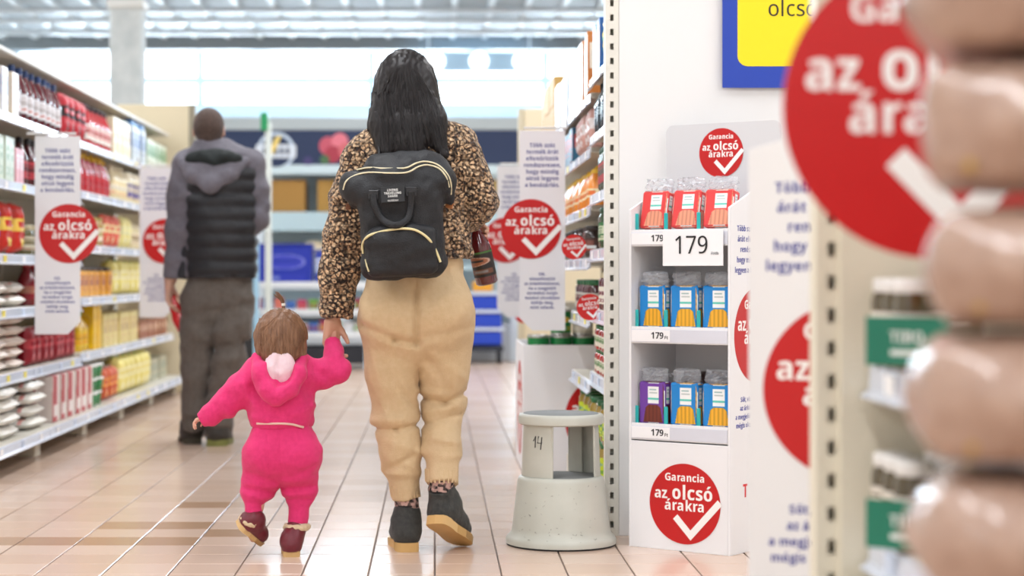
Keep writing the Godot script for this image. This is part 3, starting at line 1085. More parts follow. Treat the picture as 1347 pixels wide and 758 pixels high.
func displays() -> void:
	var board := mat(rgb(236, 236, 238), 0.5)
	var inner := mat(rgb(226, 226, 228), 0.55)
	# pudding display in front of the white end panel
	var t := thing("pudding_display", "white cardboard display with three trays of pudding packs and a red disc below", "display", Vector3(0.645, 0, -6.235), deg_to_rad(-37))
	var W := 0.372
	var D := 0.3
	var lf := part("side_board", slab(side_poly(D), -0.004, 0.004), board, t, Vector3(0.004, 0, 0), Vector3(0, PI / 2, 0))
	var rt := part("side_board", slab(side_poly(D + 0.02), -0.004, 0.004), board, t, Vector3(W, 0, 0), Vector3(0, PI / 2, 0))
	var pr := Node3D.new()
	pr.name = "print"
	# the printed face of the right side looks outwards
	part("back_board", bevel_box(Vector3(W, 1.235, 0.006), 0.0), inner, t, Vector3(W / 2, 0, -D))
	part("front_board", bevel_box(Vector3(W - 0.01, 0.352, 0.006), 0.001), board, t, Vector3(W / 2, 0, -0.004))
	emblem(t, 0.262, Vector3(W * 0.565, 0.155, 0.0006), Vector3.ZERO, 0.001)
	var tray_y := [0.995, 0.675, 0.356]
	for y in tray_y:
		var s := part("tray", bevel_box(Vector3(W - 0.01, 0.008, D - 0.012), 0.001), inner, t, Vector3(W / 2, y + 0.042, -D / 2))
		var lip := part("tray_lip", bevel_box(Vector3(W - 0.012, 0.055, 0.005), 0.001), board, s, Vector3(0, -0.042, D / 2 - 0.006))
		part("label_rail", bevel_box(Vector3(W - 0.014, 0.042, 0.002), 0.0005), mat(rgb(214, 216, 226), 0.3), lip, Vector3(0, 0.004, 0.004))
		part("ticket", bevel_box(Vector3(0.145, 0.038, 0.0012), 0.0003), mat(rgb(246, 246, 248), 0.5), lip, Vector3(-W / 2 + 0.082, 0.006, 0.0056))
		words("179", 0.046, lip, mat(rgb(30, 30, 34), 0.6), Vector3(-W / 2 + 0.108, 0.026, 0.0066))
		words("Ft", 0.012, lip, mat(rgb(30, 30, 34), 0.6), Vector3(-W / 2 + 0.141, 0.02, 0.0066))
		for k in 3:
			part("divider", bevel_box(Vector3(0.014, 0.06, 0.006), 0.002), mat(rgb(40, 178, 178), 0.45), s, Vector3([-0.174, -0.063, 0.059][k], 0.008, D / 2 - 0.03))
	# header card
	var hd := part("header_card", slab(round_rect(0.43, 0.37, 0.025), -0.002, 0.002), mat(rgb(212, 213, 216), 0.45), t, Vector3(0.222, 1.225, -0.235))
	emblem(hd, 0.165, Vector3(-0.004, 0.085, 0.003), Vector3.ZERO, 0.001)
	# print on the right board, on its outer face
	var face := part("print_sheet", slab(PackedVector2Array([Vector2(0.002, 0.002), Vector2(D + 0.018, 0.002), Vector2(D + 0.018, 1.233), Vector2(0.002, 1.115)]), 0.0, 0.0006), board, t, Vector3(W + 0.0042, 0, 0), Vector3(0, PI / 2, 0))
	print_side(face, D, 0.0009)
	words("T", 0.03, face, mat(rgb(210, 20, 30), 0.5), Vector3(0.1, 0.2, 0.001))
	# pudding packs
	var colors := [["red", rgb(222, 62, 62), rgb(246, 160, 128)], ["blue", rgb(20, 132, 208), rgb(246, 180, 44)], ["purple", rgb(112, 62, 160), rgb(120, 50, 34)]]
	for tr in 3:
		for k in 3:
			var ci := 0 if tr == 0 else (2 if tr == 2 and k == 0 else 1)
			var cc: Array = colors[ci]
			var where: String = ["top", "middle", "lowest"][tr] + " tray of the white display, " + ["left", "centre", "right"][k] + " one"
			var loc := Vector3(0.067 + k * 0.12, tray_y[tr] + 0.0508, -0.058)
			var o := thing("pudding_pack", "%s pudding packet with jelly picture in the %s" % [cc[0], where], "packet", t.transform * loc, deg_to_rad(-37) + (0.06 * (k - 1)), "pudding packets")
			var hgt: float = [0.125, 0.14, 0.14][tr]
			part("packet", bevel_box(Vector3(0.102, hgt, 0.05), 0.006), art("jelly", cc[1], cc[2]), o)
			part("cellophane", cushion(0.1, 0.05, 0.05, 30 + tr * 3 + k, 0.5), film(), o, Vector3(0, hgt - 0.006, 0))
			if tr == 0:
				o.rotation.x = -0.2
				o.position.y += 0.007
	# dark pouch lying behind the packs on the lowest tray
	var dp := thing("dark_pouch", "dark brown pouch lying behind the packs on the lowest tray", "packet", t.transform * Vector3(0.19, tray_y[2] + 0.051, -0.2), deg_to_rad(-37))
	part("pouch", cushion(0.2, 0.17, 0.12, 77, 0.2), mat(rgb(52, 30, 26), 0.3), dp)
	# hanging price card on the top tray
	var pc := thing("price_card", "large white price card reading 179 on the top tray", "price card", t.transform * Vector3(0.243, 0.93, 0.006), deg_to_rad(-37))
	part("card", bevel_box(Vector3(0.222, 0.118, 0.002), 0.0005), mat(rgb(244, 244, 246), 0.35), pc)
	words("179", 0.118, pc, mat(rgb(28, 28, 30), 0.6), Vector3(-0.005, 0.066, 0.0026), false)
	words("Ft/db", 0.026, pc, mat(rgb(90, 90, 94), 0.6), Vector3(0.082, 0.04, 0.0026), false)

	# second display, at the end of the near shelving; its printed side faces the camera
	var b := thing("side_panel_display", "tall white display with blue text and red disc, beside the slotted post", "display", Vector3(0.543, 0, -3.25), deg_to_rad(-13))
	var sb := part("side_board", slab(side_poly(0.42), -0.004, 0.004), board, b)
	var fc := part("print_sheet", slab(PackedVector2Array([Vector2(0.002, 0.002), Vector2(0.418, 0.002), Vector2(0.418, 1.234), Vector2(0.002, 1.116)]), 0.0041, 0.0047), board, b)
	print_side(fc, 0.36, 0.0051)
	part("side_board", slab(side_poly(0.42), -0.004, 0.004), board, b, Vector3(0, 0, -0.372))
	part("back_board", bevel_box(Vector3(0.006, 1.235, 0.364), 0.0), board, b, Vector3(0.416, 0, -0.186))
	part("front_board", bevel_box(Vector3(0.006, 0.352, 0.364), 0.0), board, b, Vector3(0.006, 0, -0.186))
	for y in tray_y:
		part("tray", bevel_box(Vector3(0.4, 0.008, 0.362), 0.001), inner, b, Vector3(0.21, y, -0.186))
	# brown packet showing above it
	var bp := thing("brown_packet", "reddish brown packet peeking above the tall white display", "packet", Vector3(0.72, 1.004, -3.43))
	part("packet", cushion(0.12, 0.26, 0.06, 5, 0.1), art("bag", rgb(150, 62, 34), rgb(196, 120, 70)), bp)

	# cardboard bin with cans in front of the right shelves
	var bin := thing("cardboard_bin", "white cardboard bin with red discs in front of the right shelves", "bin", Vector3(0.40, 0, -8.46))
	var bw := 0.5
	var bd := 0.8
	var bh := 0.585
	part("front_wall", bevel_box(Vector3(bw, bh, 0.008), 0.001), board, bin, Vector3(bw / 2, 0, 0))
	part("rear_wall", bevel_box(Vector3(bw, bh, 0.008), 0.001), board, bin, Vector3(bw / 2, 0, -bd))
	part("side_wall", bevel_box(Vector3(0.008, bh, bd - 0.01), 0.001), board, bin, Vector3(0.004, 0, -bd / 2))
	part("side_wall", bevel_box(Vector3(0.008, bh, bd - 0.01), 0.001), board, bin, Vector3(bw - 0.004, 0, -bd / 2))
	part("bottom", bevel_box(Vector3(bw - 0.02, 0.01, bd - 0.02), 0.0), board, bin, Vector3(bw / 2, 0.4, -bd / 2))
	emblem(bin, 0.44, Vector3(-0.001, 0.28, -0.37), Vector3(0, -PI / 2, 0), 0.001, Color(0.74, 0.13, 0.15))
	emblem(bin, 0.4, Vector3(0.385, 0.25, 0.0048), Vector3.ZERO, 0.001)
	# green cans standing in the bin
	for k in 8:
		var row := k / 4
		var o := thing("vegetable_can", "green and yellow can in the %s row of the cardboard bin, %s" % [["front", "back"][row], ["leftmost", "second from left", "third from left", "rightmost"][k % 4]], "can", Vector3(0.475 + (k % 4) * 0.102, 0.4105, -8.56 - row * 0.11), k * 0.7, "green cans in the bin")
		can_parts(o, 0.048, 0.215, rgb(20, 132, 66), rgb(244, 190, 30))
	for k in 2:
		var o := thing("vegetable_can", ["green and yellow can stacked on the others in the bin, left one", "pale can stacked on the others in the bin, right one"][k], "can", Vector3(0.575 + k * 0.1, 0.6265, -8.57), 0.3 + k * 2.4, "green cans in the bin")
		can_parts(o, 0.048, 0.118, [rgb(20, 132, 66), rgb(196, 190, 170)][k], [rgb(244, 190, 30), rgb(232, 228, 214)][k])
	step_stool()

func can_parts(o: Node3D, r: float, h: float, a: Color, b: Color) -> void:
	part("tin", lathe([Vector2(0, 0.0), Vector2(r * 0.94, 0.0), Vector2(r, 0.003), Vector2(r, 0.007), Vector2(r * 0.97, 0.01), Vector2(r * 0.97, h - 0.01), Vector2(r, h - 0.007), Vector2(r, h - 0.002), Vector2(r * 0.95, h), Vector2(r * 0.92, h - 0.004), Vector2(0, h - 0.004)], 24), mat(rgb(190, 190, 186), 0.3, 0.8), o)
	part("paper_label", lathe([Vector2(r * 0.985, 0.011), Vector2(r * 0.985, h - 0.011)], 24), art("oval", a, b, 3), o)

func step_stool() -> void:
	var t := thing("step_stool", "scuffed grey plastic step stool marked 14, beside the white display", "step stool", Vector3(0.422, 0, -6.285))
	var grey := StandardMaterial3D.new()
	var n := noise_tex(91, 0.01, rgb(190, 191, 180), rgb(200, 201, 191))
	grey.albedo_texture = n
	grey.uv1_triplanar = true
	grey.uv1_scale = Vector3.ONE * 3.0
	grey.roughness = 0.42
	var k := 0.185
	# base skirt
	part("base", lathe([Vector2(k - 0.012, 0.004), Vector2(k - 0.001, 0.006), Vector2(k, 0.02), Vector2(k - 0.006, 0.03), Vector2(k - 0.018, 0.042), Vector2(k - 0.022, 0.06), Vector2(k - 0.04, 0.215), Vector2(k - 0.044, 0.226), Vector2(k - 0.052, 0.231), Vector2(k - 0.07, 0.229), Vector2(0.0, 0.229)], 48), grey, t)
	part("floor_ring", lathe([Vector2(k - 0.03, 0.0), Vector2(k - 0.004, 0.0), Vector2(k - 0.001, 0.008), Vector2(k - 0.012, 0.012)], 48), mat(rgb(30, 30, 32), 0.8), t)
	part("step_tread", lathe([Vector2(k - 0.062, 0.2292), Vector2(k - 0.066, 0.2312), Vector2(0, 0.2312)], 48), mat(rgb(128, 130, 128), 0.8), t)
	# two broad curved walls carry the seat; each end turns inwards as a flange
	for w in 2:
		var mb := MB.new()
		var seg := 14
		var mid := deg_to_rad(160.0 - 180.0 * w)
		var span := deg_to_rad(108.0)
		var pnt := func(a: float, r: float, y: float): return Vector3(cos(a) * r, y, sin(a) * r)
		var lo := 0.2315
		var hi := 0.405
		for i in seg:
			var a0 := mid + (float(i) / seg - 0.5) * span
			var a1 := mid + (float(i + 1) / seg - 0.5) * span
			for rr in [0.0, -0.006]:
				var sg := 1.0 if rr == 0.0 else -1.0
				mb.tri(pnt.call(a0, 0.132 + rr, lo), pnt.call(a1, 0.132 + rr, lo), pnt.call(a1, 0.125 + rr, hi), pnt.call(a0, sg, 0), pnt.call(a1, sg, 0), pnt.call(a1, sg, 0))
				mb.tri(pnt.call(a0, 0.132 + rr, lo), pnt.call(a1, 0.125 + rr, hi), pnt.call(a0, 0.125 + rr, hi), pnt.call(a0, sg, 0), pnt.call(a1, sg, 0), pnt.call(a0, sg, 0))
		part("leg_wall", mb.mesh(), grey, t)
		for e in [-1.0, 1.0]:
			var a: float = mid + e * span * 0.5
			var fl := MB.new()
			var p0: Vector3 = pnt.call(a, 0.129, 0.0)
			var inward: Vector3 = (pnt.call(a, -0.35, 0.0) + pnt.call(mid, -0.2, 0.0) * 0.0 + pnt.call(a - e * PI / 2, 0.65, 0.0)).normalized()
			var p1: Vector3 = p0 + inward * 0.06
			var nn := Vector3(inward.z, 0, -inward.x) * 0.003
			var q := [p0 + nn, p1 + nn, p1 - nn, p0 - nn]
			for k2 in 4:
				var b0: Vector3 = q[k2]
				var b1: Vector3 = q[(k2 + 1) % 4]
				var c2 := (p0 + p1) * 0.5
				var on := (b0 + b1) * 0.5 - c2
				fl.quad(b0 + Vector3.UP * lo, b1 + Vector3.UP * lo, b1 * 0.97 + Vector3.UP * hi, b0 * 0.97 + Vector3.UP * hi, on.normalized())
			part("leg_flange", fl.mesh(), grey, t)
	part("seat_rim", lathe([Vector2(0.1, 0.405), Vector2(0.136, 0.402), Vector2(0.142, 0.406), Vector2(0.143, 0.428), Vector2(0.139, 0.436), Vector2(0.13, 0.438), Vector2(0.118, 0.436)], 48), grey, t)
	part("seat_tread", lathe([Vector2(0.13, 0.434), Vector2(0.124, 0.4395), Vector2(0, 0.4395)], 48), mat(rgb(132, 136, 136), 0.75), t)
	# handwritten 14
	var ink := mat(rgb(40, 40, 44), 0.7)
	var a14 := 2.25
	var m := MB.new()
	var at := func(u: float, v: float): return Vector3(cos(a14 - u / 0.13) * (0.1335 - (v - 0.2285) * 0.0407), v, sin(a14 - u / 0.13) * (0.1335 - (v - 0.2285) * 0.0407))
	for st in [[[-0.022, 0.352], [-0.013, 0.368], [-0.014, 0.33]], [[0.0, 0.368], [-0.004, 0.346], [0.014, 0.347]], [[0.013, 0.366], [0.009, 0.325]]]:
		var path := []
		for q in st: path.append(at.call(q[0], q[1]))
		m.tube(path, 0.0016, 6)
	part("handwritten_number", m.mesh(), ink, t)
	# scuff marks on the skirt
	var sc := MB.new()
	for i in 46:
		var a := rng.randf_range(0.6, 2.6)
		var y := 0.03 + 0.19 * pow(rng.randf(), 1.6)
		var rr := k - 0.0215 - (y - 0.06) * 0.116 if y > 0.06 else k - 0.0215 + (0.06 - y) * 0.6
		var dl := rng.randf_range(0.002, 0.008)
		var sl := rng.randf_range(-0.006, 0.006)
		sc.tube([Vector3(cos(a) * rr, y, sin(a) * rr), Vector3(cos(a + dl / rr) * rr, y + sl, sin(a + dl / rr) * rr)], rng.randf_range(0.0004, 0.001), 4)
	part("scuff_marks", sc.mesh(), mat(rgb(150, 148, 140), 0.8), t).set_meta("kind", "stuff")

# ---------------------------------------------------------------- far end of the hall
func background() -> void:
	var d := 20.0
	var navy := mat(rgb(22, 44, 82), 0.5)
	var t := thing("chiller_cabinet", "long chilled food cabinet with navy header across the back", "cabinet", Vector3(-0.95, 0, -d))
	var W := 3.7
	part("canopy", bevel_box(Vector3(W, 0.14, 0.9), 0.01), mat(rgb(176, 188, 192), 0.5), t, Vector3(0, 2.41, 0))
	part("header", bevel_box(Vector3(W, 0.36, 0.05), 0.005), navy, t, Vector3(0, 2.05, 0.42))
	part("fascia", bevel_box(Vector3(W, 0.1, 0.06), 0.005), mat(rgb(205, 226, 232), 0.5), t, Vector3(0, 1.95, 0.42))
	part("back_panel", bevel_box(Vector3(W, 2.41, 0.05), 0.0), mat(rgb(208, 222, 228), 0.5), t, Vector3(0, 0, -0.42))
	for i in 5:
		part("post", bevel_box(Vector3(0.12, 1.95, 0.06), 0.005), mat(rgb(212, 224, 232), 0.5), t, Vector3(-1.79 + i * 0.895, 0, 0.4))
	var k := 0
	for y in [1.36, 0.95, 0.55]:
		part("shelf", bevel_box(Vector3(W, 0.2 if k == 0 else 0.05, 0.78), 0.005), mat(rgb(186, 212, 220), 0.45), t, Vector3(0, y, 0.0))
		k += 1
	part("base_tank", bevel_box(Vector3(W, 0.4, 0.82), 0.01), mat(rgb(196, 204, 210), 0.5), t)
	# round logo with a name bar and a bolt, and a bunch of pink print
	var z := 0.446
	var px := func(x: float, y: float): var q := P(x, y, d - 0.45); return Vector3(q.x + 0.95, q.y, z)
	var lg := part("logo_ring", slab(disc_poly(0.2, 40), 0.0, 0.004), mat(rgb(196, 214, 232), 0.5), t, px.call(363, 199))
	part("logo_core", slab(disc_poly(0.165, 40), 0.004, 0.006), navy, lg)
	part("logo_bar", slab(round_rect(0.42, 0.14, 0.02), 0.006, 0.01), mat(rgb(218, 228, 238), 0.5), lg)
	for q in 5:
		part("logo_letter", slab(round_rect(0.035, 0.07, 0.012), 0.01, 0.0112), navy, lg, Vector3(-0.12 + q * 0.06, 0, 0))
	part("logo_bolt", slab(PackedVector2Array([Vector2(-0.03, -0.04), Vector2(0.06, 0.16), Vector2(0.0, 0.15), Vector2(-0.06, 0.02)]), 0.0105, 0.012), mat(rgb(240, 214, 120), 0.5), lg)
	var blob := [[432, 192, 0.1, rgb(196, 86, 106)], [447, 186, 0.09, rgb(222, 120, 136)], [438, 203, 0.09, rgb(168, 50, 70)], [455, 198, 0.08, rgb(208, 104, 112)], [427, 210, 0.05, rgb(72, 110, 70)], [405, 212, 0.05, rgb(64, 56, 110)]]
	k = 0
	for q in blob:
		part("meat_print", slab(disc_poly(q[2], 14), 0.0, 0.002 + 0.0004 * k), mat(q[3], 0.5), t, px.call(q[0], q[1]))
		k += 1
	# loaf boards on the cabinet
	for q in [[[345, 404, 235, 270], rgb(176, 132, 62)], [[420, 470, 235, 270], rgb(182, 140, 66)], [[610, 664, 235, 270], rgb(176, 150, 90)], [[340, 388, 306, 322], rgb(190, 160, 90)]]:
		var bx: Array = q[0]
		var a := P(bx[0], bx[3], d)
		var b := P(bx[1], bx[2], d)
		var o := thing("bread_crate", "amber wooden crate in the chilled cabinet, " + ["left of the woman on the upper shelf", "against the woman's left sleeve", "right of the woman", "on the lower shelf above the blue box"][["345", "420", "610"].find(str(bx[0])) if bx[2] == 235 else 3], "crate", Vector3((a.x + b.x) / 2, 1.561 if bx[2] == 235 else 1.001, -d + 0.1))
		var hh := 0.34 if bx[2] == 235 else 0.2
		part("board", bevel_box(Vector3(b.x - a.x, hh, 0.02), 0.004), mat(q[1], 0.6), o, Vector3(0, 0, 0.2))
		part("board", bevel_box(Vector3(b.x - a.x, hh, 0.02), 0.004), mat(q[1], 0.6), o, Vector3(0, 0, -0.2))
		for s in [-1.0, 1.0]:
			part("board", bevel_box(Vector3(0.02, hh, 0.38), 0.004), mat(q[1], 0.6), o, Vector3(s * ((b.x - a.x) / 2 - 0.01), 0, 0))
	# pole with a green top
	var pole := thing("sign_pole", "slim white pole with a green sign block on top", "pole", Vector3(P(353, 0, 16.0).x, 0, -16.0))
	part("shaft", lathe([Vector2(0, 0), Vector2(0.03, 0), Vector2(0.028, 2.2), Vector2(0, 2.2)], 12), mat(rgb(206, 216, 214), 0.4), pole)
	part("foot_plate", bevel_box(Vector3(0.3, 0.02, 0.3), 0.004), mat(rgb(150, 156, 160), 0.5), pole)
	part("sign_block", bevel_box(Vector3(0.06, 0.15, 0.09), 0.005), mat(rgb(14, 140, 84), 0.4), pole, Vector3(-0.03, 2.13, 0.03))
	# promotion table with a big blue carton and small goods
	var td := 18.3
	var tb := thing("promotion_rack", "white wire promotion rack behind the toddler at the back", "rack", Vector3(P(408, 0, td).x, 0, -td))
	var wm := mat(rgb(204, 216, 226), 0.4)
	for s in [-1.0, 1.0]:
		for e in [-1.0, 1.0]:
			part("post", bevel_box(Vector3(0.04, 1.05 if e < 0 else 0.8, 0.04), 0.004), wm, tb, Vector3(s * 0.56, 0, e * 0.36))
	for y in [0.28, 0.5, 0.76]:
		part("shelf", bevel_box(Vector3(1.16, 0.025, 0.76), 0.004), wm, tb, Vector3(0, y, 0))
		part("rail", bevel_box(Vector3(1.16, 0.05, 0.015), 0.003), mat(rgb(226, 232, 236), 0.4), tb, Vector3(0, y + 0.026, 0.38))
	part("dark_base", bevel_box(Vector3(1.14, 0.16, 0.7), 0.01), mat(rgb(40, 42, 50), 0.7), tb, Vector3(0, 0.05, 0))
	var bl := thing("blue_carton", "large glossy blue carton on the promotion rack", "carton", Vector3(P(377, 0, td).x, 0.7865, -td + 0.1))
	part("carton", bevel_box(Vector3(0.53, 0.39, 0.35), 0.01), art("oval", rgb(20, 44, 160), rgb(50, 60, 180), 4), bl)
	part("lid", bevel_box(Vector3(0.54, 0.03, 0.36), 0.008), mat(rgb(14, 34, 140), 0.35), bl, Vector3(0, 0.385, 0))
	var bl2 := thing("blue_carton", "narrow blue and white carton beside the large blue one", "carton", Vector3(P(424, 0, td).x, 0.7865, -td + 0.1))
	part("carton", bevel_box(Vector3(0.12, 0.34, 0.3), 0.01), art("label", rgb(24, 50, 160), rgb(214, 224, 240), 5), bl2)
	part("lid", bevel_box(Vector3(0.125, 0.02, 0.305), 0.005), mat(rgb(20, 40, 130), 0.35), bl2, Vector3(0, 0.34, 0))
	var wr := thing("wrapped_bread", "round plastic-wrapped bun with a yellow and green print on the lower cabinet shelf", "bread", Vector3(P(416, 0, d).x, 1.001, -d + 0.17))
	part("bun", lathe([Vector2(0, 0), Vector2(0.12, 0.01), Vector2(0.19, 0.08), Vector2(0.18, 0.18), Vector2(0.1, 0.25), Vector2(0, 0.27)], 20), art("bag", rgb(238, 226, 200), rgb(236, 180, 110), 6), wr)
	part("print_band", lathe([Vector2(0.192, 0.07), Vector2(0.1905, 0.11)], 20), mat(rgb(150, 190, 110), 0.5), wr)
	var gc := [rgb(206, 92, 60), rgb(232, 226, 214), rgb(204, 70, 110), rgb(60, 90, 160), rgb(230, 180, 60), rgb(120, 180, 70), rgb(236, 130, 110), rgb(170, 60, 80), rgb(240, 240, 244), rgb(70, 120, 200)]
	var gn := ["orange", "white", "pink", "blue", "yellow", "green", "salmon", "dark red", "pale", "sky blue"]
	var row := 0
	for y in [0.526, 0.306]:
		for i in 10:
			var c: Color = gc[(i * 3 + row * 4) % 10]
			var o := thing("small_packet", "%s small packet on the %s shelf of the promotion rack" % [gn[(i * 3 + row * 4) % 10], ["middle", "lower"][row]], "packet", Vector3(P(408, 0, td).x - 0.5 + i * 0.11, y, -td + 0.28), rng.randf_range(-0.3, 0.3), "packets on the promotion rack")
			part("packet", cushion(0.1, 0.12 + 0.05 * rng.randf(), 0.06, i + 40, 0.15), art("bag", c, gc[(i * 7 + 2) % 10], i), o)
		row += 1
	# dark roll container beyond the man
	var rc := thing("black_container", "tall black panel of a container with a pale blue edge, beyond the man's legs", "container", Vector3(P(320, 0, 17.2).x, 0, -17.2))
	part("panel", bevel_box(Vector3(0.24, 0.98, 0.5), 0.01), mat(rgb(22, 24, 28), 0.6), rc)
	part("pale_edge", bevel_box(Vector3(0.05, 1.22, 0.06), 0.005), mat(rgb(150, 190, 214), 0.4), rc, Vector3(0.14, 0, 0.22))
	# blue trolley of crates at the far end
	var tr := thing("crate_trolley", "blue crate trolley with white rails at the far end of the aisle", "trolley", Vector3(P(632, 0, 19.2).x, 0, -19.2))
	part("frame_base", bevel_box(Vector3(0.46, 0.05, 0.5), 0.005), mat(rgb(40, 46, 60), 0.6), tr, Vector3(0, 0.13, 0))
	for i in 3:
		part("crate", bevel_box(Vector3(0.42, 0.14, 0.46), 0.015), mat(rgb(24, 66, 190), 0.45), tr, Vector3(0, 0.19 + i * 0.18, 0))
		part("rail", bevel_box(Vector3(0.46, 0.035, 0.5), 0.005), mat(rgb(206, 218, 236), 0.4), tr, Vector3(0, 0.335 + i * 0.18, 0))
	part("yellow_box", bevel_box(Vector3(0.2, 0.1, 0.3), 0.01), mat(rgb(226, 158, 40), 0.5), tr, Vector3(0.02, 0.735, 0))
	for s in [-1.0, 1.0]:
		for e in [-1.0, 1.0]:
			part("wheel", lathe([Vector2(0.0, -0.02), Vector2(0.055, -0.02), Vector2(0.065, -0.01), Vector2(0.065, 0.01), Vector2(0.055, 0.02), Vector2(0, 0.02)], 16), mat(rgb(50, 52, 58), 0.7), tr, Vector3(s * 0.19, 0.066, e * 0.2), Vector3(0, 0, PI / 2))
	# pale bulkhead with round lamps below the ceiling at right
	var bk := thing("lamp_bulkhead", "pale blue bulkhead with round white lamps in front of the windows", "bulkhead", Vector3(P(630, 0, 26.0).x, 3.72, -26.0))
	part("panel", bevel_box(Vector3(1.5, 0.27, 0.06), 0.005), mat(rgb(176, 206, 228), 0.5), bk)
	for i in 3:
		part("lamp_disc", slab(disc_poly(0.13, 24), 0.0, 0.03), glow(Color(1, 1, 1), 1.6), bk, Vector3(-0.6 + i * 0.6, 0.14, 0.035))
	for s in [-1.0, 1.0]:
		part("hanger", bevel_box(Vector3(0.03, 0.3, 0.03), 0.003), wm, bk, Vector3(s * 0.7, 0.26, 0))
# ---------------------------------------------------------------- goods on the shelves
func carton(o: Node3D, q: Dictionary) -> void:
	part("box", bevel_box(Vector3(q.w, q.h, q.d), 0.003), q.art, o)
	if q.has("flap"):
		part("top_flap", bevel_box(Vector3(q.w * 0.98, q.h * 0.14, q.d * 0.9), 0.004), mat(q.flap, 0.45), o, Vector3(0, q.h, 0))

func bottle(o: Node3D, q: Dictionary) -> void:
	var r: float = q.w / 2
	var h: float = q.h
	part("body", lathe([Vector2(0, 0.0), Vector2(r * 0.9, 0.0), Vector2(r, h * 0.03), Vector2(r, h * 0.55), Vector2(r * 0.92, h * 0.62), Vector2(r * 0.45, h * 0.8), Vector2(r * 0.36, h * 0.88), Vector2(0, h * 0.88)], 16), mat(q.body, 0.18, 0.0, 0.5), o)
	part("cap", lathe([Vector2(r * 0.4, h * 0.87), Vector2(r * 0.42, h * 0.88), Vector2(r * 0.42, h * 0.98), Vector2(r * 0.36, h), Vector2(0, h)], 12), mat(q.cap, 0.35), o)
	part("label", lathe([Vector2(r * 1.015, h * 0.14), Vector2(r * 1.015, h * 0.5)], 16), q.art, o)

func squeezer(o: Node3D, q: Dictionary) -> void:
	var r: float = q.w / 2
	var h: float = q.h
	part("body", lathe([Vector2(0, 0.0), Vector2(r * 0.9, 0.0), Vector2(r, h * 0.06), Vector2(r * 0.95, h * 0.4), Vector2(r * 0.8, h * 0.6), Vector2(r * 0.45, h * 0.82), Vector2(0, h * 0.82)], 16), mat(q.body, 0.25, 0.0, 0.4), o)
	part("cap", lathe([Vector2(r * 0.52, h * 0.81), Vector2(r * 0.5, h * 0.9), Vector2(r * 0.22, h * 0.94), Vector2(r * 0.16, h), Vector2(0, h)], 12), mat(q.cap, 0.4), o)
	part("label", lathe([Vector2(r * 0.985, h * 0.15), Vector2(r * 0.955, h * 0.42)], 16), q.art, o)

func jar(o: Node3D, q: Dictionary) -> void:
	var r: float = q.w / 2
	var h: float = q.h
	part("glass", lathe([Vector2(0, 0.0), Vector2(r * 0.88, 0.0), Vector2(r, h * 0.06), Vector2(r, h * 0.76), Vector2(r * 0.84, h * 0.86), Vector2(0, h * 0.86)], 18), mat(q.body, 0.12, 0.0, 0.6), o)
	part("lid", lathe([Vector2(r * 0.86, h * 0.84), Vector2(r * 0.9, h * 0.86), Vector2(r * 0.9, h * 0.98), Vector2(r * 0.84, h), Vector2(0, h)], 18), mat(q.cap, 0.35), o)
	part("label", lathe([Vector2(r * 1.012, h * 0.16), Vector2(r * 1.012, h * 0.62)], 18), q.art, o)

func pouch(o: Node3D, q: Dictionary) -> void:
	part("bag", cushion(q.w, q.h, q.d, 1 + (o.get_instance_id() % 3 if false else int(q.get("seed", 1))), 0.1), q.art, o)
	if q.has("cap"):
		part("top_seal", bevel_box(Vector3(q.w * 0.86, q.h * 0.1, 0.012), 0.003), mat(q.cap, 0.45), o, Vector3(0, q.h * 0.9, 0))

func flat_bag(o: Node3D, q: Dictionary) -> void:
	part("bag", cushion(q.w, q.d, q.h, int(q.get("seed", 1)), 0.16, true), q.art, o)

func tub(o: Node3D, q: Dictionary) -> void:
	var r: float = q.w / 2
	var h: float = q.h
	part("pail", lathe([Vector2(0, 0.0), Vector2(r * 0.84, 0.0), Vector2(r * 0.86, h * 0.02), Vector2(r * 0.95, h * 0.86), Vector2(0, h * 0.86)], 22), q.art, o)
	part("lid", lathe([Vector2(r * 0.96, h * 0.84), Vector2(r, h * 0.86), Vector2(r, h * 0.96), Vector2(r * 0.95, h), Vector2(0, h)], 22), mat(q.cap, 0.4), o)

